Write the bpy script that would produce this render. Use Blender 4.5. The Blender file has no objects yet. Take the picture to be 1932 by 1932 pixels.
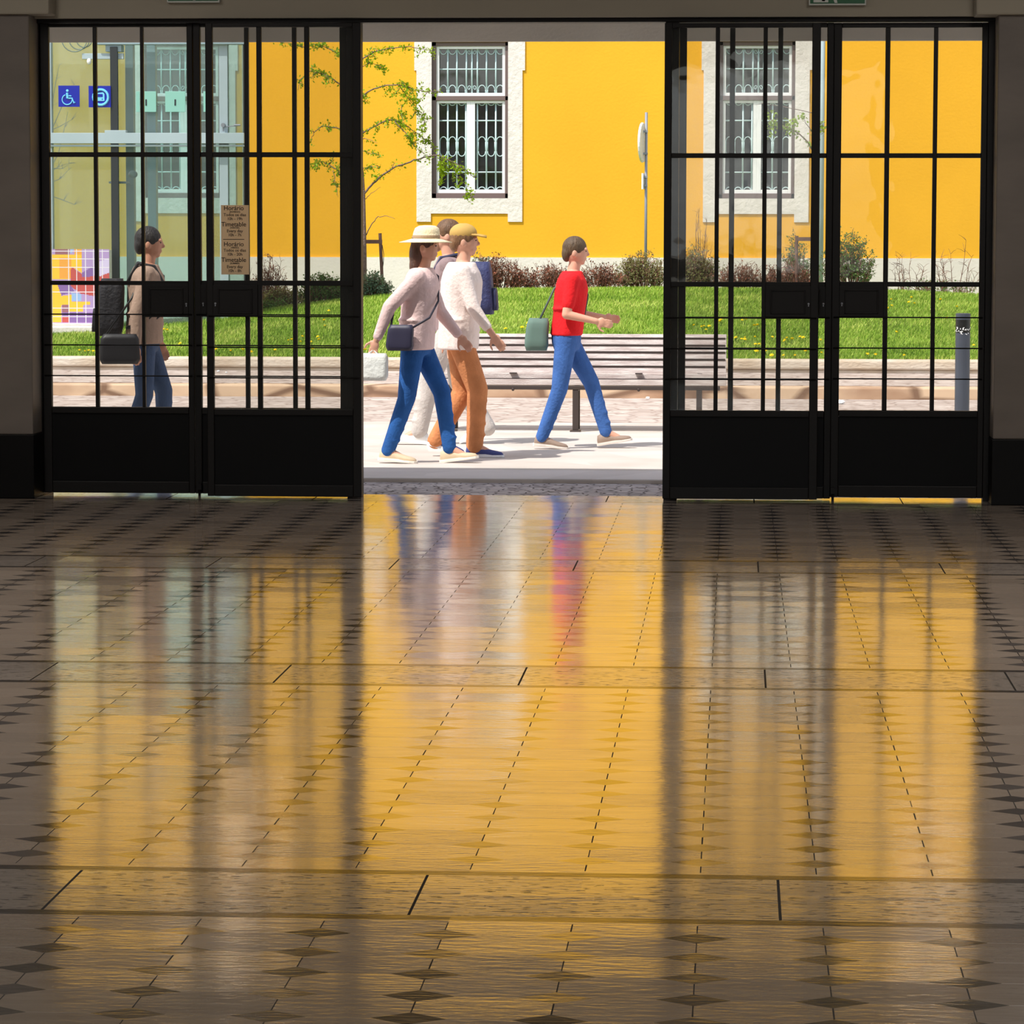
import bpy, bmesh, math, random
import numpy as np
from mathutils import Vector, Matrix

# ------------------------------------------------------------------ camera, sky, sun, exposure
S = bpy.context.scene
COL = S.collection
R = random.Random(7)
F, EYE = 6400.0, 1.70
rho = 0.0016
Yc = Vector((424, 536, -F)).normalized()
Zc = Vector((rho, 1.0, (536 + 424 * rho) / F)).normalized()
Xc = Yc.cross(Zc)
M3 = Matrix((Xc, Yc, Zc))            # camera coords -> world coords
cam_d = bpy.data.cameras.new('camera')
cam_d.sensor_width = 36.0
cam_d.lens = F / 1932 * 36
cam_d.clip_end = 400
cam = bpy.data.objects.new('camera', cam_d)
COL.objects.link(cam)
mw = M3.to_4x4(); mw.translation = (0, 0, EYE)
cam.matrix_world = mw
S.camera = cam
S.view_settings.view_transform = 'Standard'
S.view_settings.look = 'None'
S.view_settings.exposure = 0.0
S.view_settings.gamma = 1.0

world = bpy.data.worlds.new('sky'); S.world = world
world.use_nodes = True
wn = world.node_tree
wn.nodes.clear()
wo = wn.nodes.new('ShaderNodeOutputWorld'); wb = wn.nodes.new('ShaderNodeBackground')
sky = wn.nodes.new('ShaderNodeTexSky'); sky.sky_type = 'NISHITA'; sky.sun_disc = False
sky.sun_elevation = math.radians(56); sky.sun_rotation = math.radians(225)
whs = wn.nodes.new('ShaderNodeHueSaturation'); whs.inputs['Saturation'].default_value = 0.45
wn.links.new(sky.outputs[0], whs.inputs['Color']); wn.links.new(whs.outputs[0], wb.inputs[0]); wb.inputs[1].default_value = 0.26
wn.links.new(wb.outputs[0], wo.inputs[0])

SUN_EL = math.radians(56)
sun_d = bpy.data.lights.new('sun', 'SUN'); sun_d.energy = 4.9; sun_d.angle = math.radians(0.6)
sun_d.color = (1.0, 0.965, 0.90)
sun = bpy.data.objects.new('sun', sun_d); COL.objects.link(sun)
sd = Vector((0.70 * math.cos(SUN_EL), 0.71 * math.cos(SUN_EL), -math.sin(SUN_EL)))
sun.rotation_euler = sd.to_track_quat('-Z', 'Y').to_euler()
sun.location = (-10, -5, 20)

def area(name, loc, rot, sx, sy, e, col):
    d = bpy.data.lights.new(name, 'AREA'); d.shape = 'RECTANGLE'; d.size = sx; d.size_y = sy
    d.energy = e; d.color = col
    o = bpy.data.objects.new(name, d); o.location = loc; o.rotation_euler = rot; COL.objects.link(o)
HALL_E = 210
area('hall_fill', (-4.6, 14.0, 4.3), (0, 0, 0), 0.6, 9.0, HALL_E, (1.0, 0.93, 0.86))  # unseen overhead fill pair, added to brighten the hall, no fixtures
area('hall_fill', (1.8, 14.0, 4.3), (0, 0, 0), 0.6, 9.0, HALL_E, (1.0, 0.93, 0.86))
area('rear_window_light', (-1.5, -5.6, 2.6), (math.radians(90), 0, 0), 5.0, 2.4, 40, (0.80, 0.90, 1.0))

# ------------------------------------------------------------------ helpers
def at(px, py, Y):
    d = M3 @ Vector((px - 966.0, 966.0 - py, -F))
    t = Y / d.y
    return Vector((d.x * t, Y, EYE + d.z * t))
def ground(px, py, z=0.0):
    d = M3 @ Vector((px - 966.0, 966.0 - py, -F))
    t = (z - EYE) / d.z
    return Vector((d.x * t, d.y * t, z))
def lin(c):
    return tuple(((v / 255) / 12.92 if v <= 10.3 else (((v / 255) + 0.055) / 1.055) ** 2.4) for v in c)

class MB:
    def __init__(s): s.v = []; s.f = []; s.m = []; s.cur = 0
    def add(s, vs, fs):
        b = len(s.v); s.v.extend([tuple(v) for v in vs])
        for f in fs: s.f.append(tuple(i + b for i in f)); s.m.append(s.cur)
    def box(s, x0, x1, y0, y1, z0, z1, c=0.0):
        if x0 > x1: x0, x1 = x1, x0
        if y0 > y1: y0, y1 = y1, y0
        if z0 > z1: z0, z1 = z1, z0
        s.add([(x0,y0,z0),(x1,y0,z0),(x1,y1,z0),(x0,y1,z0),(x0,y0,z1),(x1,y0,z1),(x1,y1,z1),(x0,y1,z1)],
              [(0,3,2,1),(4,5,6,7),(0,1,5,4),(1,2,6,5),(2,3,7,6),(3,0,4,7)])
    def tube(s, pts, rs, n=6, cap=True):
        pts = [Vector(p) for p in pts]
        if not hasattr(rs, '__len__'): rs = [rs] * len(pts)
        b = len(s.v); prev = None
        for i, p in enumerate(pts):
            t = (pts[min(i + 1, len(pts) - 1)] - pts[max(i - 1, 0)])
            if t.length < 1e-9: t = Vector((0, 0, 1))
            t.normalize()
            if prev is None:
                a = t.cross(Vector((0, 1, 0)))
                if a.length < 0.2: a = t.cross(Vector((1, 0, 0)))
            else:
                a = prev - t * prev.dot(t)
                if a.length < 1e-6: a = t.cross(Vector((1, 0.3, 0)))
            a.normalize(); prev = a; c = t.cross(a)
            for k in range(n):
                an = 2 * math.pi * k / n
                s.v.append(tuple(p + (a * math.cos(an) + c * math.sin(an)) * rs[i]))
        for i in range(len(pts) - 1):
            for k in range(n):
                k2 = (k + 1) % n
                s.f.append((b + i*n + k, b + i*n + k2, b + (i+1)*n + k2, b + (i+1)*n + k)); s.m.append(s.cur)
        if cap:
            s.f.append(tuple(b + k for k in range(n - 1, -1, -1))); s.m.append(s.cur)
            s.f.append(tuple(b + (len(pts)-1)*n + k for k in range(n))); s.m.append(s.cur)
    def rings(s, rings, cap=True):          # list of lists of points with equal counts
        b = len(s.v); n = len(rings[0])
        for r in rings: s.v.extend([tuple(p) for p in r])
        for i in range(len(rings) - 1):
            for k in range(n):
                k2 = (k + 1) % n
                s.f.append((b+i*n+k, b+i*n+k2, b+(i+1)*n+k2, b+(i+1)*n+k)); s.m.append(s.cur)
        if cap:
            s.f.append(tuple(b + k for k in range(n - 1, -1, -1))); s.m.append(s.cur)
            s.f.append(tuple(b + (len(rings)-1)*n + k for k in range(n))); s.m.append(s.cur)
    def ball(s, c, r, n=12, T=None):
        c = Vector(c); rr = r if hasattr(r, '__len__') else (r, r, r)
        rg = []
        for i in range(1, n):
            ph = math.pi * i / n
            ring = []
            for k in range(n + 2):
                th = 2 * math.pi * k / (n + 2)
                p = Vector((rr[0]*math.sin(ph)*math.cos(th), rr[1]*math.sin(ph)*math.sin(th), -rr[2]*math.cos(ph)))
                if T: p = T @ p
                ring.append(c + p)
            rg.append(ring)
        s.rings(rg)
    def capsule(s, p0, p1, r0, r1, n=12):
        p0 = Vector(p0); p1 = Vector(p1); d = (p1 - p0); L = d.length
        if L < 1e-6: return s.ball(p0, r0)
        d.normalize(); pts = []; rs = []
        for k in range(4):
            a = math.pi/2 * (k + 0.35) / 4; pts.append(p0 - d * r0 * math.cos(a)); rs.append(r0 * math.sin(a))
        for k in range(5): t = k/4; pts.append(p0.lerp(p1, t)); rs.append(r0 + (r1 - r0) * t)
        for k in range(4):
            a = math.pi/2 * (3 - k + 0.35) / 4; pts.append(p1 + d * r1 * math.cos(a)); rs.append(r1 * math.sin(a))
        s.tube(pts, rs, n)
    def prism(s, poly, y0, y1, f=None):     # polygon in XZ, extruded in Y
        n = len(poly)
        vs = [(x, y0, z) for x, z in poly] + [(x, y1, z) for x, z in poly]
        if f: vs = [f(v) for v in vs]
        s.add(vs, [tuple(range(n)), tuple(range(2*n-1, n-1, -1))] + [(i, i+n, (i+1) % n + n, (i+1) % n) for i in range(n)])
    def build(s, name, mat=None, parent=None, smooth=False, bevel=0.0, loc=None):
        me = bpy.data.meshes.new(name)
        if loc is None: me.from_pydata(s.v, [], s.f)
        else:
            l = Vector(loc); me.from_pydata([tuple(Vector(v) - l) for v in s.v], [], s.f)
        me.update()
        mats = mat if isinstance(mat, (list, tuple)) else [mat]
        for m in mats:
            if m: me.materials.append(m)
        if len(mats) > 1: me.polygons.foreach_set('material_index', s.m)
        bm = bmesh.new(); bm.from_mesh(me); bmesh.ops.recalc_face_normals(bm, faces=bm.faces)
        bm.to_mesh(me); bm.free()
        if smooth: me.polygons.foreach_set('use_smooth', [True] * len(me.polygons))
        o = bpy.data.objects.new(name, me); COL.objects.link(o)
        if loc is not None: o.location = loc
        if parent:
            o.parent = parent
            if loc is None: o.matrix_parent_inverse = pinv(parent)
        if bevel:
            b = o.modifiers.new('bevel', 'BEVEL'); b.width = bevel; b.segments = 2; b.limit_method = 'ANGLE'
        return o
def pinv(p):
    m = Matrix.Identity(4); q = p
    while q: m = q.matrix_parent_inverse @ Matrix.LocRotScale(q.location, q.rotation_euler, q.scale) @ m if q.parent else Matrix.LocRotScale(q.location, q.rotation_euler, q.scale) @ m; q = q.parent
    return m.inverted()
def tag(o, label=None, cat=None, group=None, kind=None):
    if label: o['label'] = label
    if cat: o['category'] = cat
    if group: o['group'] = group
    if kind: o['kind'] = kind
    return o
def empty(name, loc, label=None, cat=None, group=None, kind=None):
    o = bpy.data.objects.new(name, None); COL.objects.link(o); o.location = loc
    o.empty_display_size = 0.1
    return tag(o, label, cat, group, kind)
def copy_tree(o, parent=None):
    c = o.copy(); COL.objects.link(c)
    if parent: c.parent = parent
    for ch in [x for x in o.children]: copy_tree(ch, c)
    return c

# ------------------------------------------------------------------ materials
def mat(name, rgb, rough=0.6, metal=0.0, var=0.0, vscale=3.0, bump=0.0, bscale=40.0, stretch=(1,1,1), spec=0.5, rgb2=None, detail=4.0):
    m = bpy.data.materials.new(name); m.use_nodes = True
    nt = m.node_tree; p = nt.nodes['Principled BSDF']
    c = lin(rgb)
    p.inputs['Base Color'].default_value = (*c, 1); p.inputs['Roughness'].default_value = rough
    p.inputs['Metallic'].default_value = metal; p.inputs['Specular IOR Level'].default_value = spec
    if var or bump or rgb2:
        tc = nt.nodes.new('ShaderNodeTexCoord'); mp = nt.nodes.new('ShaderNodeMapping')
        mp.inputs['Scale'].default_value = stretch
        nt.links.new(tc.outputs['Object'], mp.inputs[0])
    if var or rgb2:
        n = nt.nodes.new('ShaderNodeTexNoise'); n.inputs['Scale'].default_value = vscale; n.inputs['Detail'].default_value = detail
        nt.links.new(mp.outputs[0], n.inputs[0])
        r = nt.nodes.new('ShaderNodeValToRGB'); r.color_ramp.elements[0].position = 0.32; r.color_ramp.elements[1].position = 0.68
        c2 = lin(rgb2) if rgb2 else tuple(min(1, v * (1 + var)) for v in c)
        c1 = c if rgb2 else tuple(v * (1 - var) for v in c)
        r.color_ramp.elements[0].color = (*c1, 1); r.color_ramp.elements[1].color = (*c2, 1)
        nt.links.new(n.outputs[0], r.inputs[0]); nt.links.new(r.outputs[0], p.inputs['Base Color'])
    if bump:
        n2 = nt.nodes.new('ShaderNodeTexNoise'); n2.inputs['Scale'].default_value = bscale; n2.inputs['Detail'].default_value = 3
        nt.links.new(mp.outputs[0], n2.inputs[0])
        b = nt.nodes.new('ShaderNodeBump'); b.inputs['Strength'].default_value = bump; b.inputs['Distance'].default_value = 0.02
        nt.links.new(n2.outputs[0], b.inputs['Height']); nt.links.new(b.outputs[0], p.inputs['Normal'])
    return m
def glass_mat(name, tint, haze=0.0, gloss=1.0, wav=0.0):
    m = bpy.data.materials.new(name); m.use_nodes = True; nt = m.node_tree; nt.nodes.clear()
    o = nt.nodes.new('ShaderNodeOutputMaterial'); t = nt.nodes.new('ShaderNodeBsdfTransparent'); t.inputs[0].default_value = (*tint, 1)
    g = nt.nodes.new('ShaderNodeBsdfGlossy'); g.inputs['Roughness'].default_value = 0.015
    fr = nt.nodes.new('ShaderNodeFresnel'); fr.inputs[0].default_value = 1.45
    mx = nt.nodes.new('ShaderNodeMixShader'); mu = nt.nodes.new('ShaderNodeMath'); mu.operation = 'MULTIPLY'; mu.inputs[1].default_value = gloss
    nt.links.new(fr.outputs[0], mu.inputs[0]); nt.links.new(mu.outputs[0], mx.inputs[0])
    if haze:
        d = nt.nodes.new('ShaderNodeBsdfDiffuse'); d.inputs[0].default_value = (0.8, 0.85, 0.84, 1)
        m2 = nt.nodes.new('ShaderNodeMixShader'); m2.inputs[0].default_value = haze
        nt.links.new(t.outputs[0], m2.inputs[1]); nt.links.new(d.outputs[0], m2.inputs[2]); nt.links.new(m2.outputs[0], mx.inputs[1])
    else: nt.links.new(t.outputs[0], mx.inputs[1])
    if wav:
        n = nt.nodes.new('ShaderNodeTexNoise'); n.inputs['Scale'].default_value = 3
        tc = nt.nodes.new('ShaderNodeTexCoord'); nt.links.new(tc.outputs['Object'], n.inputs[0])
        b = nt.nodes.new('ShaderNodeBump'); b.inputs['Strength'].default_value = wav; b.inputs['Distance'].default_value = 0.02
        nt.links.new(n.outputs[0], b.inputs['Height']); nt.links.new(b.outputs[0], g.inputs['Normal'])
    nt.links.new(g.outputs[0], mx.inputs[2]); nt.links.new(mx.outputs[0], o.inputs[0])
    return m

M = {}
M['iron'] = mat('black_iron', (9, 6, 5), 0.5, 0.0, 0.2, 6, 0.05, 60, spec=.25)
M['iron2'] = mat('dark_panel', (3, 3, 4), 0.5, 0.0, 0.3, 2, spec=.15)
M['marble'] = mat('grey_marble', (96, 88, 81), 0.55, 0, 0.12, 2.2, 0.04, 12, (1, 1, 2.5))
M['dado'] = mat('black_marble', (7, 6, 6), 0.45, 0, 0.3, 4, spec=.15)
M['plaster'] = mat('hall_plaster', (148, 142, 128), 0.8, 0, 0.04, 1)
M['ceil'] = mat('hall_ceiling', (150, 145, 135), 0.9)
M['beam'] = mat('concrete_beam', (206, 202, 190), 0.85, 0, 0.08, 1.5, 0.1, 30)
M['yellow'] = mat('yellow_render', (233, 170, 44), 0.9, 0, 0.04, 0.7, 0.15, 25, spec=0.2)
M['stone'] = mat('white_limestone', (224, 214, 206), 0.85, 0, 0.06, 6, 0.5, 22, spec=0.2)
M['plinth'] = mat('white_plinth', (222, 212, 204), 0.9, 0, 0.05, 1.2, 0.2, 25, spec=0.2)
M['brown_frame'] = mat('mauve_brown_frame', (112, 92, 88), 0.5)
M['white_paint'] = mat('white_paint', (240, 238, 236), 0.4)
M['grille'] = mat('pale_blue_grille', (186, 208, 208), 0.45)
M['wglass'] = mat('dark_window', (26, 28, 30), 0.06, 0, 0, spec=1.0)
M['door_glass'] = glass_mat('door_glass', (0.935, 0.935, 0.925), 0.012, 0.65, 0.12)
M['lift_glass'] = glass_mat('green_lift_glass', (0.83, 0.93, 0.92), 0.075, 0.8)
M['steel_blue'] = mat('pale_blue_steel', (142, 162, 170), 0.45, 0.0, 0.05, 2)
M['steel_light'] = mat('light_steel', (168, 184, 190), 0.4, 0.0, 0.05, 2)
M['steel_teal'] = mat('teal_steel', (104, 124, 124), 0.45)
M['steel_dark'] = mat('dark_steel', (46, 50, 52), 0.4, 0.2)
M['galv'] = mat('galvanised_steel', (138, 142, 150), 0.5, 0.3)
M['bench_wood'] = mat('weathered_slat', (184, 166, 160), 0.7, 0, 0, 5, 0.5, 40, (1, 6, 9), rgb2=(224, 214, 208))
M['bench_rail'] = mat('bench_steel', (70, 60, 56), 0.5, 0.3)
M['blue_sign'] = mat('blue_sign', (0, 26, 160), 0.4)
M['sign_cyan'] = mat('pale_cyan_symbol', (120, 210, 250), 0.5)
M['mint'] = mat('mint_sticker', (136, 190, 176), 0.5)
M['notice'] = mat('beige_notice', (230, 214, 188), 0.6)
_nt = M['notice'].node_tree; _p = _nt.nodes['Principled BSDF']; _tr = _nt.nodes.new('ShaderNodeBsdfTranslucent'); _tr.inputs[0].default_value = (*lin((244, 226, 196)), 1)
_mx = _nt.nodes.new('ShaderNodeMixShader'); _mx.inputs[0].default_value = 0.6
_nt.links.new(_p.outputs[0], _mx.inputs[1]); _nt.links.new(_tr.outputs[0], _mx.inputs[2]); _nt.links.new(_mx.outputs[0], _nt.nodes['Material Output'].inputs[0])
def leafmat(name, rgb):
    m = mat(name, rgb, 0.6, 0, 0.3, 9, spec=0.3); nt = m.node_tree; p = nt.nodes['Principled BSDF']
    t = nt.nodes.new('ShaderNodeBsdfTranslucent'); x = nt.nodes.new('ShaderNodeMixShader'); x.inputs[0].default_value = 0.4
    nt.links.new(p.inputs['Base Color'].links[0].from_socket, t.inputs[0])
    nt.links.new(p.outputs[0], x.inputs[1]); nt.links.new(t.outputs[0], x.inputs[2]); nt.links.new(x.outputs[0], nt.nodes['Material Output'].inputs[0])
    return m
M['ink'] = mat('dark_brown_ink', (40, 30, 22), 0.7)
M['green_sign'] = mat('green_exit_sign', (0, 84, 48), 0.5)
M['white_symbol'] = mat('white_symbol', (190, 195, 190), 0.5)
M['bark'] = mat('grey_bark', (120, 98, 88), 0.9, 0, 0.25, 30, 0.5, 60)
M['stake'] = mat('brown_stake', (98, 68, 58), 0.8, 0, 0.2, 20)
M['leaf'] = leafmat('fresh_leaf', (138, 168, 24))
M['leaf_dark'] = leafmat('dark_leaf', (98, 128, 62))
M['leaf_blue'] = leafmat('grey_green_leaf', (112, 134, 106))
M['leaf_olive'] = leafmat('olive_leaf', (140, 138, 88))
M['leaf_red'] = mat('russet_leaf', (124, 72, 52), 0.7, 0, 0.35, 9, spec=0.3)
M['twig'] = mat('brown_twig', (112, 76, 60), 0.9, 0, 0.3, 12)
M['petal'] = mat('yellow_petal', (250, 222, 0), 0.6)
M['paper'] = mat('white_paper', (240, 240, 240), 0.8)
M['bollard'] = mat('slate_bollard', (72, 78, 90), 0.45, 0.2, 0.06, 5)
M['black'] = mat('black_band', (18, 18, 18), 0.4)

def stone_ground(name, c1, c2, scale, stretch, bump, mortar=None, joint=None):
    """light paving with noise, voronoi setts and straight joints"""
    m = bpy.data.materials.new(name); m.use_nodes = True; nt = m.node_tree; p = nt.nodes['Principled BSDF']
    p.inputs['Roughness'].default_value = 0.85; p.inputs['Specular IOR Level'].default_value = 0.25
    tc = nt.nodes.new('ShaderNodeTexCoord'); mp = nt.nodes.new('ShaderNodeMapping'); mp.inputs['Scale'].default_value = stretch
    nt.links.new(tc.outputs['Object'], mp.inputs[0])
    vo = nt.nodes.new('ShaderNodeTexVoronoi'); vo.inputs['Scale'].default_value = scale; vo.inputs['Randomness'].default_value = 0.75
    ve = nt.nodes.new('ShaderNodeTexVoronoi'); ve.feature = 'DISTANCE_TO_EDGE'; ve.inputs['Scale'].default_value = scale; ve.inputs['Randomness'].default_value = 0.75
    no = nt.nodes.new('ShaderNodeTexNoise'); no.inputs['Scale'].default_value = 2.2; no.inputs['Detail'].default_value = 6
    for n in (vo, ve, no): nt.links.new(mp.outputs[0], n.inputs['Vector'])
    sep = nt.nodes.new('ShaderNodeSeparateColor'); nt.links.new(vo.outputs['Color'], sep.inputs[0])
    ad = nt.nodes.new('ShaderNodeMath'); ad.operation = 'MULTIPLY_ADD'; ad.inputs[1].default_value = 0.45
    nt.links.new(sep.outputs[0], ad.inputs[0]); nt.links.new(no.outputs[0], ad.inputs[2])
    rp = nt.nodes.new('ShaderNodeValToRGB'); rp.color_ramp.elements[0].position = 0.35; rp.color_ramp.elements[1].position = 0.95
    rp.color_ramp.elements[0].color = (*lin(c1), 1); rp.color_ramp.elements[1].color = (*lin(c2), 1)
    nt.links.new(ad.outputs[0], rp.inputs[0])
    last = rp.outputs[0]
    if mortar:
        mr = nt.nodes.new('ShaderNodeMapRange'); mr.inputs['From Min'].default_value = 0.02; mr.inputs['From Max'].default_value = 0.09
        nt.links.new(ve.outputs['Distance'], mr.inputs[0])
        mx = nt.nodes.new('ShaderNodeMix'); mx.data_type = 'RGBA'; mx.inputs[6].default_value = (*lin(mortar), 1)
        nt.links.new(mr.outputs[0], mx.inputs[0]); nt.links.new(last, mx.inputs[7]); last = mx.outputs[2]
    nt.links.new(last, p.inputs['Base Color'])
    b = nt.nodes.new('ShaderNodeBump'); b.inputs['Strength'].default_value = bump; b.inputs['Distance'].default_value = 0.02
    sm = nt.nodes.new('ShaderNodeMath'); sm.operation = 'MINIMUM'; sm.inputs[1].default_value = 0.25
    nt.links.new(ve.outputs['Distance'], sm.inputs[0]); nt.links.new(sm.outputs[0], b.inputs['Height']); nt.links.new(b.outputs[0], p.inputs['Normal'])
    return m
M['setts'] = stone_ground('dark_setts', (156, 146, 146), (206, 196, 194), 13, (0.8, 1.0, 1), 1.0, (84, 76, 76))
M['street'] = stone_ground('pale_setts', (164, 148, 138), (202, 188, 178), 8, (0.55, 1.2, 1), 0.8, (146, 128, 118))
M['slab'] = stone_ground('pale_paving_slab', (186, 176, 166), (206, 196, 188), 1.2, (1, 1, 1), 0.1)
M['kerb'] = stone_ground('grey_kerb_slab', (190, 182, 178), (204, 196, 192), 1.0, (1, 1, 1), 0.1)
M['step'] = stone_ground('warm_limestone_block', (160, 124, 98), (212, 184, 154), 1.1, (1, 1, 2), 0.5, (130, 102, 82))
M['cap'] = mat('cream_limestone_coping', (192, 172, 148), 0.85, 0, 0, 2.0, 0.5, 18, (1, 1, 2.5), rgb2=(218, 206, 190), spec=0.2)
M['soil'] = mat('lawn_soil', (92, 112, 44), 0.95, 0, 0, 1.6, 0.6, 30, (1, 0.6, 1), rgb2=(122, 146, 56), spec=0.1)

def grass_mat():
    m = bpy.data.materials.new('grass_blade'); m.use_nodes = True; nt = m.node_tree; p = nt.nodes['Principled BSDF']
    p.inputs['Roughness'].default_value = 0.6; p.inputs['Specular IOR Level'].default_value = 0.2
    g = nt.nodes.new('ShaderNodeNewGeometry')
    tc = nt.nodes.new('ShaderNodeTexCoord'); no = nt.nodes.new('ShaderNodeTexNoise'); no.inputs['Scale'].default_value = 1.5; no.inputs['Detail'].default_value = 5
    mp = nt.nodes.new('ShaderNodeMapping'); mp.inputs['Scale'].default_value = (0.6, 0.6, 0)
    nt.links.new(tc.outputs['Object'], mp.inputs[0]); nt.links.new(mp.outputs[0], no.inputs['Vector'])
    ma = nt.nodes.new('ShaderNodeMath'); ma.operation = 'MULTIPLY_ADD'; ma.inputs[1].default_value = 0.4
    nt.links.new(g.outputs['Random Per Island'], ma.inputs[0]); nt.links.new(no.outputs[0], ma.inputs[2])
    r = nt.nodes.new('ShaderNodeValToRGB'); e = r.color_ramp.elements
    e[0].position = 0.4; e[0].color = (*lin((84, 116, 30)), 1); e[1].position = 0.98; e[1].color = (*lin((190, 196, 100)), 1)
    x = e.new(0.7); x.color = (*lin((126, 160, 44)), 1)
    nt.links.new(ma.outputs[0], r.inputs[0]); nt.links.new(r.outputs[0], p.inputs['Base Color'])
    return m
M['grass'] = grass_mat()

# hall floor: limestone hexagons with dark diamonds, travertine bands every 4.25 m
def floor_mat():
    m = bpy.data.materials.new('polished_floor'); m.use_nodes = True; nt = m.node_tree; p = nt.nodes['Principled BSDF']
    L = nt.links.new
    def N(t, **k):
        n = nt.nodes.new(t)
        for a, b in k.items(): setattr(n, a, b)
        return n
    def math_(op, a, b=None, c=None):
        n = N('ShaderNodeMath', operation=op)
        for i, v in enumerate((a, b, c)):
            if v is None: continue
            if isinstance(v, (int, float)): n.inputs[i].default_value = v
            else: L(v, n.inputs[i])
        return n.outputs[0]
    def mixc(f, a, b):
        n = N('ShaderNodeMix', data_type='RGBA')
        if isinstance(f, (int, float)): n.inputs[0].default_value = f
        else: L(f, n.inputs[0])
        for i, v in ((6, a), (7, b)):
            if isinstance(v, tuple): n.inputs[i].default_value = (*v, 1)
            else: L(v, n.inputs[i])
        return n.outputs[2]
    tc = N('ShaderNodeTexCoord'); sx = N('ShaderNodeSeparateXYZ'); L(tc.outputs['Object'], sx.inputs[0])
    X, Y = sx.outputs[0], sx.outputs[1]
    PX, PY = 0.3055, 0.218
    u = math_('SUBTRACT', math_('FLOORED_MODULO', math_('ADD', Y, -8.53 + 2.125 + 42.5), 4.25), 2.125)
    mod = math_('FLOOR', math_('DIVIDE', math_('ADD', Y, -8.53 + 2.125 + 42.5), 4.25))
    au = math_('ABSOLUTE', u)
    r = math_('DIVIDE', math_('ADD', au, -0.49), PY)
    cx = math_('DIVIDE', math_('ADD', X, -0.222), PX)
    rx, ry = math_('ROUND', cx), math_('ROUND', r)
    fx, fy = math_('ABSOLUTE', math_('SUBTRACT', cx, rx)), math_('ABSOLUTE', math_('SUBTRACT', r, ry))
    field = math_('GREATER_THAN', au, 0.345)
    dia = math_('MULTIPLY', math_('LESS_THAN', math_('ADD', math_('DIVIDE', fx, 0.27), math_('DIVIDE', fy, 0.26)), 1.0), field)
    line = math_('MULTIPLY', math_('GREATER_THAN', au, 0.262), math_('LESS_THAN', au, 0.32))
    band = math_('LESS_THAN', au, 0.262)
    n0 = N('ShaderNodeTexNoise'); n0.inputs['Scale'].default_value = 4.5; n0.inputs['Detail'].default_value = 3; L(tc.outputs['Object'], n0.inputs[0])
    # joints
    jn = math_('LESS_THAN', fx, math_('MULTIPLY_ADD', n0.outputs[0], 0.009, 0.0008))
    jn2 = math_('MULTIPLY', math_('LESS_THAN', fy, 0.009), 0.35)
    joint = math_('MULTIPLY', math_('MULTIPLY', math_('MAXIMUM', jn, jn2), field), math_('SUBTRACT', 1.0, dia))
    bx = math_('ABSOLUTE', math_('SUBTRACT', math_('FRACT', math_('ADD', math_('DIVIDE', X, 0.92), 0.37)), 0.5))
    bj = math_('MULTIPLY', math_('LESS_THAN', bx, 0.004), band)
    joint = math_('MAXIMUM', joint, bj)
    # per tile id
    sgn = math_('SIGN', u)
    tile = math_('FLOOR', cx); tr = math_('FLOOR', r)
    idx = math_('ADD', math_('MULTIPLY', math_('SUBTRACT', 1.0, dia), tile), math_('MULTIPLY', dia, math_('ADD', rx, 0.5)))
    idy = math_('ADD', math_('MULTIPLY', math_('SUBTRACT', 1.0, dia), tr), math_('MULTIPLY', dia, math_('ADD', ry, 0.5)))
    idy = math_('ADD', math_('MULTIPLY', idy, sgn), math_('MULTIPLY', mod, 57.0))
    cmb = N('ShaderNodeCombineXYZ'); L(idx, cmb.inputs[0]); L(idy, cmb.inputs[1]); L(math_('ADD', dia, math_('MULTIPLY', band, 3.0)), cmb.inputs[2])
    wnz = N('ShaderNodeTexWhiteNoise'); L(cmb.outputs[0], wnz.inputs[0])
    sc = N('ShaderNodeSeparateColor'); L(wnz.outputs['Color'], sc.inputs[0])
    # noises
    mp = N('ShaderNodeMapping'); mp.inputs['Scale'].default_value = (1.0, 3.2, 1); L(tc.outputs['Object'], mp.inputs[0])
    n1 = N('ShaderNodeTexNoise'); n1.inputs['Scale'].default_value = 5; n1.inputs['Detail'].default_value = 7; L(mp.outputs[0], n1.inputs[0])
    n2 = N('ShaderNodeTexNoise'); n2.inputs['Scale'].default_value = 26; n2.inputs['Detail'].default_value = 5; L(mp.outputs[0], n2.inputs[0])
    c_st = mixc(n1.outputs[0], lin((146, 128, 112)), lin((202, 186, 170)))
    c_st = mixc(math_('MULTIPLY', sc.outputs[0], 0.35), c_st, lin((150, 132, 116)))
    c_di = mixc(sc.outputs[1], lin((22, 20, 24)), lin((92, 86, 84)))
    c_bd = mixc(n1.outputs[0], lin((110, 100, 94)), lin((186, 174, 162)))
    c = mixc(band, c_st, c_bd)
    c = mixc(dia, c, c_di)
    c = mixc(line, c, lin((26, 22, 24)))
    c = mixc(joint, c, lin((16, 13, 12)))
    # pits in the travertine and a few in the field
    pv = N('ShaderNodeTexNoise'); pv.inputs['Scale'].default_value = 22; pv.inputs['Detail'].default_value = 3; L(mp.outputs[0], pv.inputs[0])
    thr = math_('SUBTRACT', 0.735, math_('MULTIPLY', band, 0.135))
    pit = math_('GREATER_THAN', pv.outputs[0], thr)
    c = mixc(math_('MULTIPLY', pit, 0.8), c, lin((40, 33, 30)))
    L(c, p.inputs['Base Color'])
    rg = math_('ADD', math_('MULTIPLY', n1.outputs[0], 0.07), FL_ROUGH)
    rg = math_('ADD', rg, math_('MULTIPLY', math_('MAXIMUM', joint, pit), 0.5))
    rg = math_('ADD', rg, math_('ADD', math_('MULTIPLY', band, 0.04), math_('MULTIPLY', line, 0.06)))
    L(rg, p.inputs['Roughness'])
    p.inputs['IOR'].default_value = 1.62
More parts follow.
